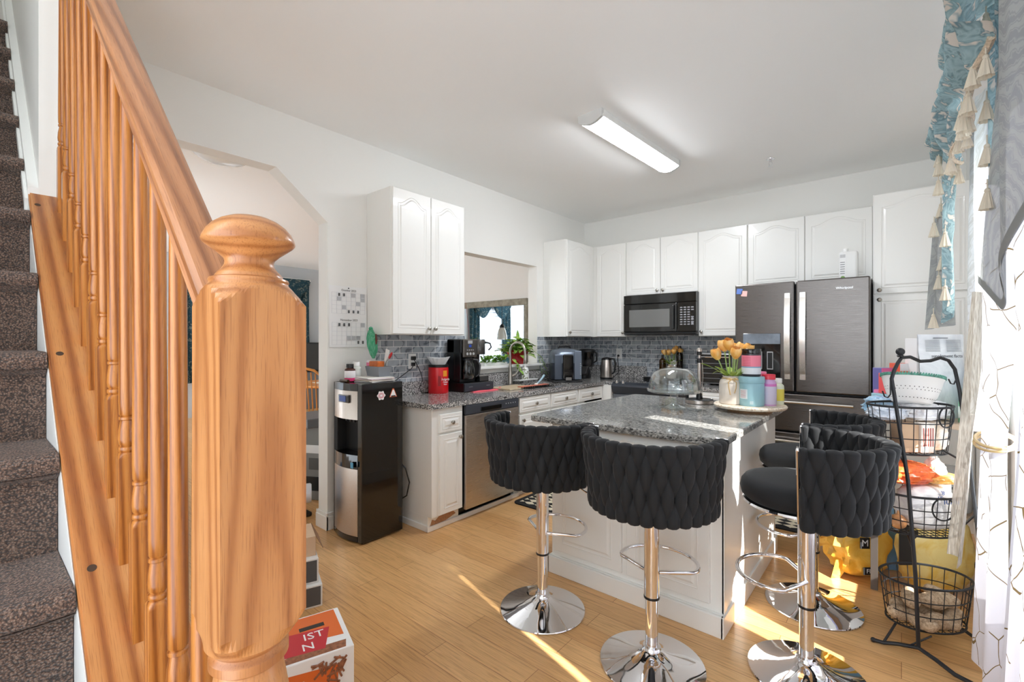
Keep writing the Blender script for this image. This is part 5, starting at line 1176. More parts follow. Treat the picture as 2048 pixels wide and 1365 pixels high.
def basket(C, z0, z1, a=.185, b=.128, ring=None):
    C = Vector((C[0], C[1], 0)); m = MB()
    def P(th, z, k=1.0): return C+RV*(a*k*math.cos(th))+FV*(b*k*math.sin(th))+Z*z
    kk = lambda z: .86+.14*(z-z0)/(z1-z0)
    for z, r in ((z1, .0055), (z0+(z1-z0)*.66, .0025), (z0+(z1-z0)*.33, .0025), (z0, .0045)): m.tube([P(2*PI*k/48, z, kk(z)) for k in range(48)], r, 6, True)
    for k in range(22):
        th = 2*PI*k/22; m.tube([P(th, z0, .86), P(th, (z0+z1)/2, .93), P(th, z1, 1)], .0019, 5)
    for k in range(-3, 4):
        s = k/4.0; q = math.sqrt(1-s*s)*.86
        m.tube([C+RV*(a*q)+FV*(b*.86*s)+Z*z0, C-RV*(a*q)+FV*(b*.86*s)+Z*z0], .0019, 5)
    for k in range(-5, 6):
        s = k/6.0; q = math.sqrt(1-s*s)*.86
        m.tube([C+RV*(a*.86*s)+FV*(b*q)+Z*z0, C+RV*(a*.86*s)-FV*(b*q)+Z*z0], .0019, 5)
    o = m.build('basket', BLACKM, t)
    if ring:
        m = MB(); th, rad = ring; c0 = P(th, z1-rad*.9, 1.03); tn = (P(th+.05, 0)-P(th-.05, 0)).normalized()
        m.tube([c0+tn*(rad*math.cos(2*PI*k/28))+Z*(rad*math.sin(2*PI*k/28)) for k in range(28)], .0036, 6, True); m.build('ring_handle', BLACKM, o)
BK = [((.083, 2.856), .078, .276, None), ((.064, 2.932), .468, .650, (-1.60, .050)), ((.029, 3.006), .822, 1.046, (-1.20, .048))]
for C, z0, z1, rg in BK: basket(C, z0, z1, ring=rg)
# potatoes in the bottom basket
YAM = None
nn = NT('yam_skin'); ff = nn.noise(nn.coord(), 90, 4, .7); nn.ln(nn.ramp(ff, [(.3, rgb(120, 98, 76)), (.5, rgb(186, 160, 130)), (.7, rgb(212, 190, 162))]), nn.b.inputs['Base Color']); setp(nn.b, rough=.8); nn.bump(ff, .3, .003); YAM = nn.m
yl = ['left end of the bottom basket', 'front left of the bottom basket', 'front middle of the bottom basket', 'front right of the bottom basket', 'right end of the bottom basket', 'back left of the bottom basket', 'middle of the bottom basket', 'back right of the bottom basket', 'top of the heap, on the left', 'top of the heap, in the middle', 'top of the heap, on the right']
yp = [(-.118, .0, .112, .4), (-.072, -.058, .108, 1.9), (.0, -.066, .110, .2), (.072, -.055, .108, .9), (.118, .005, .112, 1.6), (-.06, .055, .110, .3), (.0, .0, .112, 1.2), (.062, .056, .110, 2.6), (-.070, -.005, .180, 1.0), (.005, -.035, .182, .2), (.075, .0, .184, 2.2)]
for (a, b, z, an), lab in zip(yp, yl):
    c = Vector((.083, 2.856, 0))+RV*a+FV*b+Z*z; T = Matrix.Rotation(an+.7, 4, 'Z') @ Matrix.Rotation(.15*math.sin(an*5), 4, 'Y')
    m = MB()
    def ym(u, v, an=an):
        th = 2*PI*u; ph = PI*v; r = .0345*(math.sin(ph)**.75 if 0 < v < 1 else 0)*(1+.12*mnoise.noise((math.cos(th)*1.3, math.sin(th)*1.3, v*3+an*9))); return c+T @ Vector((-.064*math.cos(ph)*(1+.08*math.sin(an*7)), r*math.cos(th), r*math.sin(th)+.006*math.sin(ph*2+an)))
    m.grid(ym, 14, 12, True, True); tag(m.build('yam', YAM), 'pale brown yam at the '+lab, 'yam', 'yams in the bottom wire basket')
def bag(name, label, cat, P, r, mat, seed=0, crump=.25, top=None, e=.7, rz=.84, fine=4.0, group=None):
    P = Vector(P); m = MB(); T = Matrix.Rotation(rz-.14, 4, 'Z')
    def fn(u, v):
        th = 2*PI*u; ph = -PI/2+PI*v; c, s = math.cos(th), math.sin(th); cp, sp = max(0, math.cos(ph)), math.sin(ph)
        k = lambda q, ee: math.copysign(abs(q)**ee, q)
        x, y, z = r[0]*k(c, e)*cp**e, r[1]*k(s, e)*cp**e, r[2]*k(sp, e)
        if top and z > 0: f = 1-(1-top)*(z/r[2])**2; x *= f; y *= f
        d = crump*mnoise.noise((x*fine/r[0]+seed, y*fine/r[1]*.7, z*fine/r[2]+seed*2))+crump*.6*mnoise.noise((x*2.5*fine/r[0], y*2*fine/r[1]+seed, z*2.2*fine/r[2]))
        q = 1+d*(cp if sp < 0 else max(cp, .6)); return P+T @ Vector((x*q, y*q, r[2]+z*(1+d*.3*(sp > 0))))
    m.grid(fn, 40, 26, True, True); o = m.build(name, mat); tag(o, label, cat, group); return o
def film(nm, c1, c2, rough=.25, scale=20):
    n = NT(nm); f = n.noise(n.coord(), scale, 4, .6, 1.0); n.ln(n.ramp(f, [(.4, rgb(*c1)), (.6, rgb(*c2))]), n.b.inputs['Base Color']); setp(n.b, rough=rough); n.bump(f, .5, .006); return n.m
WB = film('white_bag_film', (232, 232, 236), (250, 250, 250)); OB = film('orange_bag_film', (226, 92, 44), (240, 120, 60)); CB = film('clear_bag_film', (214, 206, 200), (246, 242, 238)); BB = film('blue_bag_film', (150, 194, 226), (206, 226, 240)); YB = film('yellow_bag_film', (236, 186, 70), (246, 208, 104), .35, 8); OR2 = film('amber_bag_film', (240, 168, 76), (248, 200, 120))
c = Vector((.064, 2.932, 0))
o = bag('flour_bag', 'white bag with blue lettering in the middle basket', 'bag', c+RV*.015-FV*.012+Z*.474, (.115, .075, .105), WB, 2, .12)
m = MB()
for s, p, zz, sz_ in (('iumi', .055, .635, .042), ('.15', .0, .648, .026), (".'8", .012, .672, .026)):
    q = c+RV*(p-.01)-FV*.115+Z*zz; m.text(s, q, RV, Z, -FV, sz_, .0008)
m.build('lettering', M('blue_print', (86, 116, 176), .5), o)
bag('chip_bag', 'orange bag lying across the top of the middle basket', 'bag', c-RV*.06+FV*.012+Z*.684, (.105, .085, .050), OB, 5, .22)
bag('snack_bag', 'amber yellow bag pointing out of the middle basket', 'bag', c+RV*.085-FV*.02+Z*.690, (.085, .05, .022), OR2, 8, .18)
bag('plastic_bag', 'clear white plastic bag standing at the right of the middle basket', 'bag', c+RV*.112+FV*.045+Z*.474, (.060, .055, .165), CB, 11, .25, .35)
o = c-RV*.125-FV*.03+Z*.513
m = MB(); m.ell(o, (.034, .034, .034), 18); m.lathe([(.008, .028), (.003, .05), (0, .052)], o, 8); tag(m.build('onion', M('onion_skin', (196, 140, 92), .35, .15, 40)), 'brown onion at the left of the middle basket', 'onion')
c = Vector((.029, 3.006, 0))
T = Matrix.Translation(c-RV*.055-FV*.035+Z*.826) @ Matrix.Rotation(.70, 4, 'Z'); tag(MB().box(-.045, -.032, 0, .045, .032, .135, .002, 1, T).build('cardboard_carton', M('tan_card', (204, 172, 140), .7, .06, 12)), 'tan cardboard carton in the top basket', 'carton')
T = Matrix.Translation(c+RV*.025-FV*.055+Z*.826) @ Matrix.Rotation(.70, 4, 'Z'); m = MB(); m.box(-.034, -.022, 0, .034, .022, .14, .002, 1, T); m.cur = 1
for k in range(5): m.box(-.024+.011*k, -.0228, .03, -.019+.011*k, -.022, .118, mtx=T)
tag(m.build('tea_box', [M('cream_card', (240, 232, 222), .6), M('red_script', (176, 84, 70), .6)]), 'cream box with red script in the top basket', 'carton')
o = bag('bread_bag', 'beige bag with dark oval logo at the right of the top basket', 'bag', c+RV*.100-FV*.005+Z*.827, (.048, .070, .070), film('beige_bag', (222, 200, 176), (242, 232, 220)), 21, .12)
bag('plastic_bag', 'pale blue-grey plastic bag at the left of the top basket', 'bag', c-RV*.095+FV*.02+Z*.968, (.075, .06, .035), film('bluegrey_bag', (196, 206, 220), (232, 236, 244)), 23, .25)
bag('plastic_bag', 'white plastic bag with blue knot in the middle of the top basket', 'bag', c+RV*.060+FV*.01+Z*.968, (.080, .065, .045), WB, 27, .3)
# colander
t = thing('colander', 'white perforated plastic colander tilted over the top basket', 'colander', c+Z*1.06)
CT_ = Matrix.Translation(c+RV*.01+FV*.0+Z*1.052) @ Matrix.Rotation(.70, 4, 'Z') @ Matrix.Rotation(math.radians(9), 4, 'Y') @ Matrix.Rotation(math.radians(-8), 4, 'X')
n = NT('perforated_white'); vo = n.add('ShaderNodeTexVoronoi', i_Scale=85, i_Randomness=0.0); n.ln(n.coord(), vo.inputs['Vector'])
gz = n.add('ShaderNodeSeparateXYZ'); tc2 = n.add('ShaderNodeTexCoord'); n.ln(tc2.outputs['Object'], gz.inputs[0])
m = MB(); pr_ = [(.055, 0), (.075, .004), (.095, .035), (.108, .075), (.118, .118), (.124, .125)]
m.lathe(pr_, (0, 0, 0), 44, CT_, caps=False); m.lathe([(r-.003, z+.002) for r, z in reversed(pr_)], (0, 0, 0), 44, CT_, caps=False); m.lathe([(0, .001), (.055, 0)], (0, 0, 0), 44, CT_)
cl = m.build('bowl', WHITEP, t)
for k in []: pass
m = MB()
for r_ in range(5):
    for k in range(40):
        a = 2*PI*(k+.5*(r_ % 2))/40; z = .022+.0125*r_; rr_ = .0862+.0+(z-.022)*.40+.0012
        nrm = Vector((math.cos(a), math.sin(a), -.4)).normalized(); q = nrm.to_track_quat('Z', 'Y').to_matrix().to_4x4()
        m.lathe([(.0024, .0004), (0, .0006)], CT_ @ Vector((rr_*math.cos(a), rr_*math.sin(a), z)), 6, (CT_.to_3x3().to_4x4() @ q), False)
m.build('holes', M('hole_dark', (70, 68, 66), .8), cl)
m = MB()
for k in range(72):
    a = 2*PI*k/72; m.cyl(CT_ @ Vector((.1235*math.cos(a), .1235*math.sin(a), .126)), CT_ @ Vector((.1235*math.cos(a+.06), .1235*math.sin(a+.06), .138)), .0035, n=5)
m.tube([CT_ @ Vector((.122*math.cos(2*PI*k/48), .122*math.sin(2*PI*k/48), .128)) for k in range(48)], .005, 6, True)
m.build('rim', M('green_white_rim', (86, 150, 132), .5, .5, 70), t, 'green patterned rim')

# ================================================================== SIDE TABLE AND ITS GOODS
t = thing('side_table', 'narrow wood-topped metal table behind the basket stand', 'table', (.12, 3.47, 0))
AX0, AX1, AY0, AY1, AT = -.130, .380, 3.20, 3.74, .945
LEG = M('bronze_metal', (104, 96, 90), .45, metal=.4)
m = MB(); m.box(AX0, AY0, AT-.03, AX1, AY1, AT, .003); m.build('table_top', M('whitewashed_board', (190, 168, 146), .6, .12, 14), t)
for x in (AX0, AX1-.032):
    for y in (AY0+.005, AY1-.037): MB().box(x, y, 0, x+.032, y+.032, AT-.03, .001, 1).build('leg', LEG, t)
m = MB()
for z in (.065, .385):
    m.box(AX0+.006, AY0+.03, z, AX0+.026, AY1-.03, z+.03); m.box(AX1-.026, AY0+.03, z, AX1-.006, AY1-.03, z+.03); m.box(AX0+.03, AY1-.03, z, AX1-.03, AY1-.012, z+.03)
m.build('stretcher', LEG, t)
m = MB(); m.box(AX0+.026, AY0+.345, .388, AX1-.026, AY1-.03, .400); m.build('shelf', M('whitewashed_shelf', (188, 168, 148), .6), t)
def ycard(o, cs):
    for (P, w, h, txt) in cs:
        m = MB(); P = Vector(P); m.prism(P, RV, Z, -FV, [(-w, -h), (w, -h), (w, h), (-w, h)], -.004, .001); m.cur = 1
        if txt: m.text(txt, P-FV*.001, RV, Z, -FV, h*1.7, .0006)
        m.build('printed_panel', [M('black_print', (34, 34, 36), .5), PAPER], o)
o = bag('rice_bag', 'yellow rice bag slumped against the left leg of the side table', 'bag', (-.20, 3.365, .002), (.155, .095, .185), YB, 31, .24, .72)
ycard(o, [((-.155, 3.228, .235), .026, .030, 'M'), ((-.19, 3.20, .335), .045, .018, ''), ((-.13, 3.235, .085), .04, .020, 'FLE')])
m = MB(); m.grid(lambda u, v: Vector((-.29, 3.285, .20))+Vector((-.11*v, -.03*v, -.05*v*v+.02*math.sin(6*u*PI)*v))+Z*((u-.5)*(.09-.05*v)), 8, 8); m.grid(lambda u, v: Vector((-.25, 3.27, .10))+Vector((-.04*v, -.05*v, -.10*v))+RV*((u-.5)*(.10-.05*v)), 8, 8); m.build('crumpled_corner', YB, o)
o = bag('rice_bag', 'large yellow bag under the side table behind the basket stand', 'bag', (.135, 3.40, .002), (.17, .10, .23), film('yellow_bag_pale', (240, 200, 92), (250, 226, 150), .35, 8), 37, .15, .8)
ycard(o, [((.005, 3.20, .40), .055, .04, ''), ((.03, 3.235, .26), .05, .09, '')]); 
T = Matrix.Translation((-.075, 3.60, 0)) @ Matrix.Rotation(.5, 4, 'Z'); tag(MB().box(-.05, -.06, 0, .05, .06, .40, .003, 1, T).build('carton', M('blue_white_carton', (120, 170, 220), .5, .3, 6)), 'blue and white carton on the floor at the back leg of the side table', 'carton')
# goods on top
bag('plastic_bag', 'light blue plastic bag spilling over the left corner of the side table', 'bag', (-.085, 3.27, AT+.001), (.075, .065, .055), BB, 41, .3)
def carton(label, P, sx, sy, sz_, rot, mats, faces, name='carton', cat='carton'):
    T = Matrix.Translation(P) @ Matrix.Rotation(rot, 4, 'Z'); m = MB(); m.box(-sx, -sy, 0, sx, sy, sz_, .002, 1, T)
    for (mi, x0, z0, x1, z1) in faces:
        m.cur = mi; m.box(-sx+2*sx*x0, -sy-.0012, sz_*z0, -sx+2*sx*x1, -sy-.0002, sz_*z1, mtx=T)
    return tag(m.build(name, mats), label, cat)
PK = M('pink_print3', (226, 110, 160), .5); PU = M('indigo_print', (112, 110, 170), .5); ORP = M('orange_red_print', (236, 104, 76), .5); REDP = M('coral_red', (238, 92, 92), .45); LBL = M('pale_blue_card', (164, 206, 216), .5)
carton('pale teal flat box stacked near the left edge of the side table', (-.045, 3.385, AT+.001), .075, .05, .115, .7, [LBL, PAPER], [(1, .1, .1, .9, .3)])
carton('indigo box with a pink top band at the left back of the side table', (-.08, 3.62, AT+.001), .045, .035, .25, .7, [PU, PK, PAPER], [(1, 0, .85, 1, 1), (2, .0, .74, 1, .84), (2, .2, .5, .8, .7)])
carton('orange and white box beside the indigo box on the side table', (.01, 3.66, AT+.001), .055, .04, .28, .7, [ORP, PAPER, PU], [(1, 0, .84, 1, 1), (1, .1, .55, .6, .62), (2, .78, .3, 1, .8)])
carton('coral red supplement box standing on the teal flat box', (-.050, 3.385, AT+.1175), .042, .03, .115, .7, [REDP, M('coral_text', (250, 170, 160), .5)], [(1, .1, .12, .9, .17), (1, .1, .25, .9, .3), (1, .1, .38, .9, .43), (1, .1, .5, .6, .56)])
bottle('supplement_bottle', 'small pink-capped white bottle left of the teal flat box', 'bottle', (-.098, 3.45, AT+.001), .028, .13, (236, 226, 232), (232, 130, 176), caph=.03, neck=.024)
carton('white box with a printed photo behind the supplement pouch', (.115, 3.66, AT+.001), .090, .045, .43, .62, [PAPER, M('photo_print', (206, 176, 156), .6, .25, 30), M('lilac_print', (200, 204, 226), .5)], [(2, .15, .62, .5, .82), (1, .5, .62, .95, .88)])
# stand-up pouch
t = thing('supplement_pouch', 'large silver-white stand-up pouch reading supplement facts', 'pouch', (.165, 3.46, AT))
PB = Vector((.175, 3.44, AT+.001)); PM_ = film('pouch_film', (222, 224, 228), (244, 245, 247), .3, 6); m = MB()
def pouch(u, v, sg):
    w = .125*(1-.03*math.sin(PI*v)); b = .045*(1-v)**.7*math.sin(PI*max(.0001, min(1, u)))**.6+.002
    return PB+RV*(w*(2*u-1))-FV*(sg*b)+Z*(.45*v)+FV*(.02*v+.006*mnoise.noise((u*6, v*8, sg)))
m.grid(lambda u, v: pouch(u, v, 1), 16, 18); m.grid(lambda u, v: pouch(1-u, v, -1), 16, 18); pb = m.build('pouch_body', PM_, t)
m = MB(); S0 = PB-FV*.018+FV*.012
m.text('supplement facts', PB-FV*.0215+Z*.332+RV*.01+FV*.012, RV, Z, -FV, .025, .0006); 
for k in range(9):
    for s in (-.06, .055): m.prism(PB-FV*(.004+.016*(1-(k+9)/20))+Z*(.358+.0075*k)+RV*s+FV*.009, RV, Z, -FV, [(-.04, -.0009), (.04, -.0009), (.04, .0009), (-.04, .0009)], .0, .0008)
m.prism(PB-FV*.002+Z*.43+FV*.009, RV, Z, -FV, [(-.05, -.002), (.03, -.002), (.03, .002), (-.05, .002)], 0, .0008)
m.build('print', M('pouch_ink', (96, 98, 104), .6), pb)
bottle('green_bottle', 'green-capped clear bottle at the right of the pouch', 'bottle', (.290, 3.36, AT+.001), .036, .19, (150, 206, 176), (60, 176, 120), caph=.03, neck=.03, bands=((.2, .6, (90, 190, 140)),))
bottle('green_bottle', 'green bottle at the front right corner of the side table', 'bottle', (.255, 3.265, AT+.001), .034, .15, (120, 196, 150), (70, 180, 130), caph=.026, neck=.028, bands=((.15, .55, (224, 236, 226)),))
bottle('blue_bottle', 'blue-labelled bottle behind the green ones on the side table', 'bottle', (.330, 3.47, AT+.001), .032, .26, (206, 222, 236), (90, 150, 210), caph=.03, neck=.02, bands=((.45, .8, (110, 170, 220)),))
bag('plastic_bag', 'white bundled bag at the front edge of the side table', 'bag', (.12, 3.265, AT+.001), (.075, .05, .05), WB, 47, .3)
T = Matrix.Translation((.20, 3.53, .402)); m = MB(); m.lathe([(0, 0), (.08, 0), (.085, .01), (.085, .20), (.06, .24), (0, .245)], (.22, 3.64, .402), 28); tag(m.build('storage_jar', M('pale_jar', (214, 220, 224), .2)), 'pale storage jar on the shelf of the side table', 'jar')
# ================================================================== CURTAINS
def drape(fn, nu, nv, name, mat, label=None, parent=None, cat='curtain', group=None):
    m = MB(); m.grid(fn, nu, nv); o = m.build(name, mat, parent)
    if not parent: tag(o, label, cat, group)
    return o
def gath(z, zt, w, amt): return 1-amt*math.exp(-((z-zt)/w)**2)
def panel(y0, y1, x, z0, z1, folds, amp, zt=None, amt=0, w=.35, yc=None, seed=0, lean=0.0):
    yc = (y0+y1)/2 if yc is None else yc
    def fn(u, v):
        z = z0+(z1-z0)*v; k = gath(z, zt, w, amt) if zt else 1.0
        y = yc+(y0+(y1-y0)*u-yc)*k
        a = amp*(.45+.55*(1-v)) if not zt else amp*(.6+.4*abs(z-zt))
        return (x+lean*(1-v)+a*math.sin(2*PI*folds*u+seed+.6*math.sin(3*v+seed))+.3*a*math.sin(4.7*PI*folds*u+2*v), y+.012*math.sin(5*v+7*u+seed), z+.010*math.sin(9*u+seed)*(1-v))
    return fn
t = thing('branch_curtain', 'white curtain with gold branch pattern, tied back, at the window beside the basket stand', 'curtain', (.25, 2.5, .07), 0, 'white branch curtains')
drape(panel(2.30, 2.74, .292, .075, 2.42, 2.2, .028, .985, .24, .30, 2.58, 1.0, -.045), 60, 70, 'panel', CURT, parent=t)
m = MB(); 
m.tube([(.272+.052*math.cos(2*PI*k/24), 2.535+.165*math.sin(2*PI*k/24), .985+.012*math.sin(2*PI*k/24+1)) for k in range(24)], .006, 6, True); 
m.tube([(.272+.055*math.cos(2*PI*k/24), 2.535+.167*math.sin(2*PI*k/24), .972+.014*math.sin(2*PI*k/24+1.3)) for k in range(24)], .005, 6, True)
m.build('tieback', M('gold_cord', (214, 186, 132), .5), t)
t = thing('branch_curtain', 'white gold-branch curtain nearest the camera at the right picture edge', 'curtain', (.28, 1.8, .07), 0, 'white branch curtains')
drape(panel(1.245, 2.15, .290, .08, 2.42, 4.2, .036, 1.12, .09, .30, 1.7, 2.2, -.02), 80, 60, 'panel', CURT, parent=t)
t = thing('branch_curtain', 'white gold-branch curtain hanging at the far end of the window', 'curtain', (.29, 3.0, .95), 0, 'white branch curtains')
drape(panel(2.90, 3.20, .285, .95, 2.42, 1.7, .030, seed=.4), 40, 50, 'panel', CURT, parent=t)
drape(panel(2.72, 3.02, .262, 1.05, 2.42, 1.6, .030, seed=1.7), 40, 50, 'sheer_curtain', CURTS, 'white damask sheer hanging over the window above the silver-white pouch', cat='curtain')
def crink(u, v):
    z = .40+1.15*v; k = gath(z, .965, .22, .55); yc = 2.87
    return (.252-.075*(1-v)+.020*math.sin(7*u+2*v), yc-.05+(-.13+.27*u)*k, z+.02*math.sin(5*u))
drape(crink, 30, 50, 'sheer_curtain', CRINK, 'taupe crinkled sheer tied in beside the white curtain, hem above the yams', cat='curtain')
# near grey paisley sheer with a curved dark hem
t = thing('paisley_curtain', 'grey paisley sheer with curved dark hem at the upper right corner', 'curtain', (.2, 1.8, 1.45))
def hemz(u): return 1.455+.30*(abs(u-.18)/.82)**1.25 if u > .18 else 1.455+.10*((.18-u)/.18)**1.3
def pais(u, v):
    y = 2.20-.95*u; z = hemz(u)+(2.62-hemz(u))*v
    return (.200+.022*math.sin(9*u+1.5*v)+.02*(1-v)*math.sin(4*u), y+.02*math.sin(3*v)-.46*v*(1-u), z)
drape(pais, 50, 50, 'panel', PAIS, parent=t)
def paih(u, v):
    a = Vector(pais(u, 0)); return (a.x-.003-.002*v, a.y, a.z+.030*v)
drape(paih, 50, 2, 'hem', HEM, parent=t)
# valance: teal brocade swag with cream fringe
t = thing('swag_valance', 'teal and beige brocade swag valance with cream tassels over the window', 'valance', (.2, 2.2, 2.1))
def val(u, v):
    y = 1.78+1.30*u; zb = 2.20-.07*math.sin(2*PI*u)**2; z = zb+(2.47-zb)*v
    fold = math.sin(11*v*2+3*math.sin(2.6*u*PI)+u*9)
    x = .215-.085*math.sin(PI*min(1, v*1.05))-.03*(1-v)+.020*fold+.028*mnoise.noise((y*6, z*7, 3.1))
    return (x, y, z+.02*mnoise.noise((y*5, z*4, 8)))
drape(val, 130, 46, 'swag', TEALC, parent=t)
def tail(u, v):
    z = 1.50+.85*v; w = .085+.05*v
    return (.165+.02*math.sin(8*u+2*v)+.03*(1-v)*0+.012*mnoise.noise((u*4, z*7, 2)), 2.93+w*(2*u-1)*.9+.06*(1-v), z+.06*(1-2*abs(u-.5))*(1-v)*-1)
drape(tail, 16, 40, 'tail', TEALC, parent=t)
def tail2(u, v):
    z = 1.83+.60*v; return (.222+.012*math.sin(9*u), 2.09+.045*(2*u-1)+.03*v, z+.05*u*(1-v))
drape(tail2, 10, 30, 'tail', TEALC, parent=t)
def flare(u, v):
    z = 1.415+.55*v; w = .12-.06*v
    return (.155+.8*(-.085+.13*u)*(1-.5*v)+.01*math.sin(9*u), 3.03+.03*math.sin(5*u+v), z+.02*u)
drape(flare, 16, 20, 'lining', PAIS, parent=t)
def tassel(P, s=1.0, lean=0.0):
    m = MB(); x, y, z = P
    m.ell((x, y, z), (.011*s, .011*s, .012*s), 10); n_ = 14
    m.grid(lambda u, v: (x+(.010+.017*v)*s*(1+.10*math.sin(9*2*PI*u))*math.cos(2*PI*u)+lean*v*.03, y+(.010+.017*v)*s*(1+.10*math.sin(18*PI*u))*math.sin(2*PI*u), z-.008*s-.075*s*v), 36, 4, False, True)
    m.tube([(x, y, z+.008), (x, y, z+.05*s)], .0022, 5)
    return m
k = 0
for i in range(18):
    u = .06+.92*i/18; P = val(u, .0); m = tassel((P[0]-.012, P[1], P[2]-.028+(.03 if i % 2 else 0)), .68); m.build('tassel', TASM, t)
for i in range(11):
    v = 1-i/10.5; P = tail(.5+.45*math.sin(i*1.9), v); tassel((P[0]-.03, P[1]-.02, P[2]-.01), .72).build('tassel', TASM, t)
for i in range(5):
    v = 1-i/4.2; P = tail2(.1, v); tassel((P[0]-.025, P[1]+.02, P[2]-.03), .72).build('tassel', TASM, t)
m = MB(); m.tube([(lambda p: (p[0]-.006, p[1], p[2]+.004))(val(.04+.95*i/60, 0)) for i in range(61)], .010, 6); m.build('fringe_braid', M('beaded_braid', (196, 178, 156), .7, .3, 160), t)
m = MB(); m.tube([(.30, 1.0, 2.43), (.30, 3.16, 2.43)], .014, 10); m.ell((.30, 3.18, 2.43), (.024, .03, .024)); tag(m.build('curtain_rod', M('rod_pewter', (150, 146, 140), .35, metal=.8)), 'pewter curtain rod above the right window', 'curtain rod')

# ================================================================== BOXES BEHIND THE NEWEL
def obox(name, label, corner, dirv, L, Wd, z0, h, mat, lid=None):
    d = Vector((dirv[0], dirv[1], 0)).normalized(); s = Vector((-d.y, d.x, 0)); T = Matrix(((d.x, s.x, 0, corner[0]), (d.y, s.y, 0, corner[1]), (0, 0, 1, z0), (0, 0, 0, 1)))
    return T
DV = (math.sin(math.radians(20)), math.cos(math.radians(20)))   # facing edge runs this way
def boxat(corner, z0, L, Wd): return obox('', '', (corner[0], corner[1]), DV, L, Wd, z0, 0, None)
DG = M('charcoal_card', (82, 82, 84), .5); WE = M('white_card_edge', (226, 224, 220), .6); TAN = M('tan_cardboard', (206, 176, 146), .7, .05, 10)
def crate(label, corner, z0, L, Wd, h, c):
    T = boxat(corner, z0, L, Wd); t = thing('shoe_box', label, 'box', (corner[0], corner[1], z0))
    m = MB(); m.box(-L, 0, 0, 0, Wd, h, .002, 1, T); b = m.build('box', WE, t)
    m = MB(); m.box(-L+.012, -.0012, .010, -.008, -.0002, h-.008, mtx=T); m.box(.0002, .01, .01, .0012, Wd-.01, h-.01, mtx=T); m.build('printed_side', c, b)
    return t
crate('charcoal shoe box on the floor behind the newel post, bottom of the stack', (-2.275, 1.19), 0, .33, .22, .112, DG)
crate('charcoal shoe box in the middle of the stack behind the newel post', (-2.305, 1.185), .1125, .32, .21, .125, DG)
T = boxat((-2.345, 1.19), .238, .3, .2); t = thing('cardboard_box', 'open tan cardboard box topping the stack behind the newel post', 'box', (-2.36, 1.2, .238))
m = MB(); m.box(-.28, 0, 0, 0, .20, .10, .001, 1, T); m.build('box', TAN, t)
m = MB(); m.add([T @ Vector(p) for p in ((0, 0, .10), (0, .20, .10), (.035, .20, .03), (.035, 0, .03), (.002, 0, .10), (.002, .2, .10), (.037, .20, .031), (.037, 0, .031))], [(0, 1, 2, 3), (7, 6, 5, 4), (0, 3, 7, 4), (1, 5, 6, 2), (2, 6, 7, 3)]); m.build('flap', M('brown_card_inside', (150, 112, 84), .8), t)
# snack carton on the floor
t = thing('snack_carton', 'red, orange and blue snack carton on the floor at the foot of the newel post', 'box', (-1.8, .85, 0))
A = Vector((-1.635, .985, 0)); d2 = Vector((-.30, -.95, 0)).normalized(); d1 = Vector((-.95, .30, 0)).normalized()
T = Matrix(((d1.x, d2.x, 0, A.x), (d1.y, d2.y, 0, A.y), (0, 0, 1, 0), (0, 0, 0, 1))); L1, L2, HB = .30, .46, .175
OC = M('snack_orange', (228, 112, 48), .45); RC = M('snack_red', (196, 40, 52), .45); BC = M('snack_blue', (90, 160, 208), .45); PRZ = M('pretzel_brown', (150, 96, 66), .6, .4, 70)
m = MB(); m.box(0, 0, 0, L1, L2, HB, .004, 2, T); b = m.build('carton', PAPER, t)
def TP(a, b_, c_): return T @ Vector((a, b_, c_))
m = MB()
def tri_top(mi, poly, h): m.cur = mi; m.prism(TP(0, 0, HB), d1, d2, Z, poly, .0003, .0003+h)
tri_top(0, [(.09, .02), (.29, .02), (.29, .44), (.15, .44)], .0005)
tri_top(1, [(.035, .10), (.17, .06), (.20, .30), (.06, .34)], .0010)
tri_top(2, [(.02, .30), (.16, .28), (.16, .45), (.02, .45)], .0014)
tri_top(3, [(.03, .33), (.08, .33), (.08, .42), (.03, .42)], .0018)
tri_top(4, [(.005, .03), (.05, .02), (.06, .2), (.03, .28), (.01, .28)], .0007)
tri_top(5, [(.19, .075), (.215, .075), (.215, .17), (.19, .17)], .0016)
m.build('top_print', [OC, RC, BC, PAPER, PRZ, BLACKP], b)
m = MB(); U_ = -d2; V_ = d1
m.text('IST', TP(.140, .125, HB+.0015), U_, d1, Z, .062, .0004); m.text('N', TP(.075, .155, HB+.0015), U_, d1, Z, .062, .0004)
for k in range(7): m.prism(TP(.045, .345+.010*k, HB+.002), d1, d2, Z, [(-.008, -.003), (.028, -.003), (.028, .002), (-.008, .002)], 0, .0005) if False else None
m.build('lettering', PAPER, b)
m = MB(); m.prism(A, d2, Z, -d1, [(.06, .0), (.45, .0), (.45, .155), (.06, .12)], .0003, .0010); m.cur = 1
for k in range(26):
    rr = random.Random(k); cx = .03+.11*rr.random(); cz = .02+.13*rr.random(); an = rr.uniform(0, PI); ux, uz = math.cos(an)*.022, math.sin(an)*.022; m.tube([A+d2*(cx-ux)+Z*(cz-uz)-d1*.002, A+d2*(cx+ux)+Z*(cz+uz)-d1*.003], .004, 5)
m.cur = 2
for k in range(7): m.prism(A+d2*(.19+.026*k)+Z*.085, d2, Z, -d1, [(-.010, -.016), (.010, -.016), (.010, .016), (-.010, .016)], .001, .0016)
m.build('side_print', [OC, PRZ, PAPER], b)

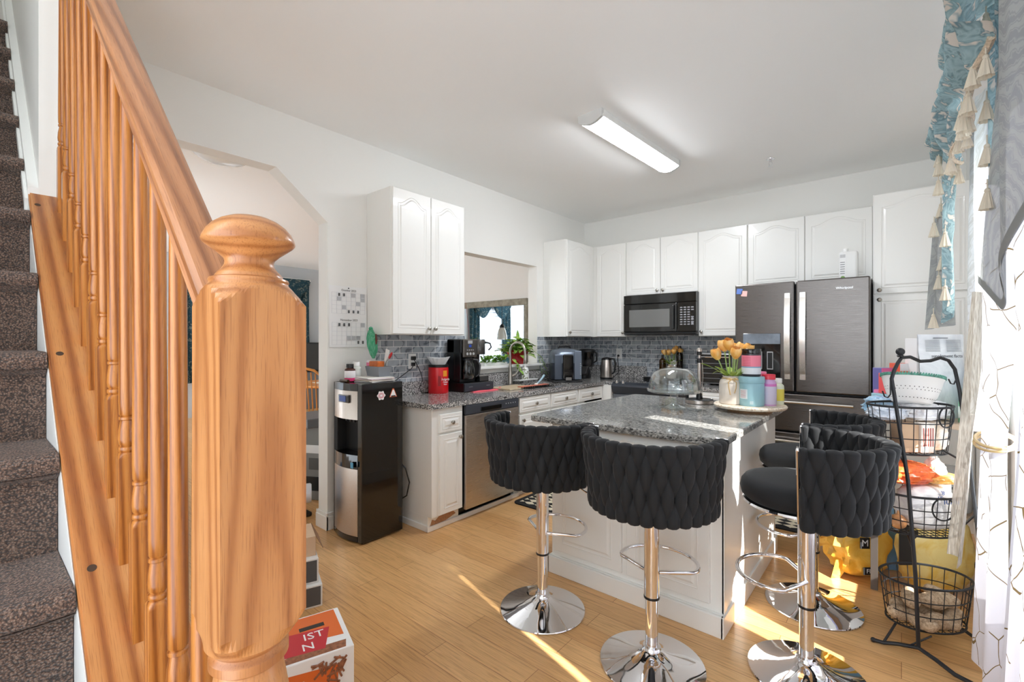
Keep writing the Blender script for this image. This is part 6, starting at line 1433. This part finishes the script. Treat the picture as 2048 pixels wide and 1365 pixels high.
# ================================================================== DINING ROOM BEYOND
def swagwin(label, a, b):
    t = thing('dining_curtain', label, 'curtain', (FX+.1, (a+b)/2, .8), 0, 'teal curtains in the dining room')
    for yy in (a-.22, b-.12):
        m = MB(); m.grid(lambda u, v: (FX+.10+.03*math.sin(15*u+3*v), yy+.36*u, .62+1.95*v), 24, 10); m.build('side_panel', TEALD, t)
    m = MB()
    for q in range(2):
        w = (b-a+.4)/2; y0 = a-.2+w*q
        m.grid(lambda u, v: (FX+.16+.05*math.sin(PI*v)+.02*math.sin(16*v+3*math.sin(3*u)), y0+w*u, 2.62-(.10+.48*math.sin(PI*u)**.8)*v), 24, 14)
    m.build('swag', TEALD, t)
    m = MB(); m.box(FX+.01, a-.25, 2.58, FX+.12, b+.25, 2.64); m.build('cornice', TRIM, t)
    m2 = MB(); m2.grid(lambda u, v: (FX+.06+.012*math.sin(40*u), a+(b-a)*u, .75+1.6*v), 60, 4); m2.build('sheer', DSHEER, t)
swagwin('dark teal swag curtains on the dining room window seen through the arch', DW1[0], DW1[1])
swagwin('dark teal swag curtains on the dining room window seen in the mirror', DW2[0], DW2[1])
t = thing('wall_mirror', 'large mirror with weathered grey-green frame seen through the pass-through', 'mirror', (-5.2, BY, 1.4))
m = MB(); z0, z1, x0, x1 = .85, 1.975, -6.2, -4.09; fw = .095
for (a, b, c_, d_) in ((x0, z1-fw, x1, z1), (x0, z0, x1, z0+fw), (x0, z0+fw, x0+fw, z1-fw), (x1-fw*.62, z0+fw, x1, z1-fw)): m.box(a, BY-.035, b, c_, BY-.001, d_, .008)
m.build('frame', M('weathered_frame', (150, 146, 130), .6, .3, 18), t)
m = MB(); m.box(x0+fw-.01, BY-.012, z0+fw-.01, x1-fw*.62+.01, BY-.008, z1-fw+.01); m.build('glass', M('mirror_glass', (225, 235, 240), .01, metal=1.0), t)
t = thing('pendant_lamp', 'glass pendant lamp over the dining table', 'pendant lamp', (-6.0, 3.59, 1.25))
m = MB(); m.tube([(-6.0, 3.59, CZ-.02), (-6.0, 3.59, 1.66)], .006, 6); m.lathe([(0, CZ-.02), (.06, CZ-.02), (.06, CZ), (0, CZ)], (-6.0, 3.59, 0), 20); m.lathe([(.01, 1.70), (.045, 1.66), (.05, 1.62), (0, 1.62)], (-6, 3.59, 0), 20); m.build('stem', BLACKM, t)
m = MB(); m.lathe([(.05, 1.62), (.075, 1.56), (.095, 1.46), (.10, 1.40), (.095, 1.39)], (-6, 3.59, 0), 28, caps=False); m.build('shade', M('white_glass_shade', (240, 238, 230), .2, trans=.3), t)
WCH = M('honey_chair_wood', (206, 136, 62), .35, .15, 10)
t = thing('dining_table', 'honey wood dining table beyond the arch', 'table', (-6.3, 3.45, 0))
m = MB(); m.lathe([(0, .72), (.60, .72), (.62, .735), (.61, .755), (0, .755)], (-6.35, 3.55, 0), 44); m.build('table_top', WCH, t)
m = MB(); m.lathe([(.30, 0), (.30, .03), (.08, .07), (.06, .3), (.09, .5), (.07, .72)], (-6.35, 3.55, 0), 24); m.build('pedestal', WCH, t)
m = MB(); m.grid(lambda u, v: (-6.35+.45*(u-.5), 3.42+.36*(v-.5), .757+.004*math.sin(20*u)), 6, 6); tag(m.build('table_runner', M('lace_runner', (236, 230, 216), .8)), 'cream lace runner on the dining table', 'table runner')
def chair(P, rz, label):
    t = thing('dining_chair', label, 'chair', P, rz, 'honey windsor dining chairs'); T = WM[t.name]; W3 = lambda p: T @ Vector(p)
    m = MB(); m.box(-.21, -.21, .43, .21, .21, .465, .018, 2, T); m.build('seat', WCH, t)
    for sx in (-1, 1):
        for sy in (-1, 1): MB().cyl(W3((.22*sx, .22*sy, 0)), W3((.15*sx, .15*sy, .44)), .014, .019, 10).build('leg', WCH, t)
    m = MB(); m.tube([W3((-.20, -.19, .45)), W3((-.235, -.23, .75)), W3((-.18, -.265, .96)), W3((-.09, -.275, 1.03)), W3((0, -.28, 1.05)), W3((.09, -.275, 1.03)), W3((.18, -.265, .96)), W3((.235, -.23, .75)), W3((.20, -.19, .45))], .015, 8); m.build('back_bow', WCH, t)
    for k in range(-3, 4): MB().tube([W3((.045*k, -.20, .46)), W3((.052*k, -.272, 1.02-.013*abs(k)))], .007, 6).build('spindle', WCH, t)
chair((-5.25, 2.70, 0), math.radians(35), 'honey wood windsor chair at the dining table, nearer the arch')
chair((-6.95, 3.95, 0), math.radians(-120), 'honey wood windsor chair on the far side of the dining table')
t = thing('television', 'dark flat television on the far dining wall below the curtains', 'television', (-9.2, 4.6, 1.0))
m = MB(); m.box(-9.22, 4.05, .74, -9.16, 5.1, 1.33, .01); m.build('casing', BLACKP, t); m = MB(); m.box(-9.161, 4.08, .77, -9.157, 5.07, 1.30); m.build('screen', BLACKG, t)
m = MB(); m.box(-9.45, 3.95, 0, -9.05, 5.15, .73, .01); tag(m.build('media_cabinet', M('grey_cabinet', (110, 114, 120), .5)), 'grey media cabinet under the television', 'cabinet')
MB().box(-9.21, 4.45, .7305, -9.17, 4.7, .745).build('stand', BLACKP, t)
t = thing('appliance_box', 'grey printed appliance carton standing just beyond the arch', 'box', (-3.95, 2.0, 0))
T = Matrix.Translation((-4.02, 2.06, 0)) @ Matrix.Rotation(.5, 4, 'Z'); m = MB(); m.box(-.2, -.2, 0, .2, .2, .62, .004, 1, T); b = m.build('carton', M('grey_print_card', (132, 132, 130), .55), t)
m = MB()
m.cur = 0; m.box(-.14, -.2012, .40, .16, -.2002, .47, mtx=T); m.cur = 1; m.box(-.16, -.2012, .08, .17, -.2002, .20, mtx=T); m.cur = 2; m.box(.05, -.2012, .26, .17, -.2002, .36, mtx=T); m.cur = 0; m.box(-.13, -.2012, .22, .02, -.2002, .35, mtx=T); m.build('print', [PAPER, BLACKP, M('pot_picture', (84, 84, 82), .4)], b)
t = tag(MB().box(-4.25, 1.86, .621, -3.80, 2.26, .70, .01).build('grey_tray', M('dark_grey_tray', (96, 98, 102), .4)), 'dark grey tray on the appliance carton beyond the arch', 'tray')
t = thing('water_jug', 'clear blue water jug lying on the dining room floor beside the arch', 'water jug', (-3.62, 1.70, .1))
q = Vector((.45, .89, 0)).normalized(); Q = q.to_track_quat('Z', 'Y').to_matrix().to_4x4(); c0 = Vector((-3.66, 1.52, .17))
m = MB(); m.lathe([(0, -.30), (.12, -.30), (.135, -.27), (.135, .05), (.12, .09), (.062, .14), (.06, .16)], c0, 28, Q); m.build('jug_body', M('blue_clear_plastic', (170, 196, 230), .15, trans=.4), t)
m = MB(); m.lathe([(.072, .15), (.074, .16), (.074, .26), (.066, .27), (0, .272)], c0, 28, Q); m.build('cap', M('white_jug_cap', (226, 230, 240), .35), t)
tag(MB().box(-3.86, 1.25, 0, -3.50, 1.75, .034, .01).build('floor_tray', BLACKP), 'black tray under the water jug', 'tray')
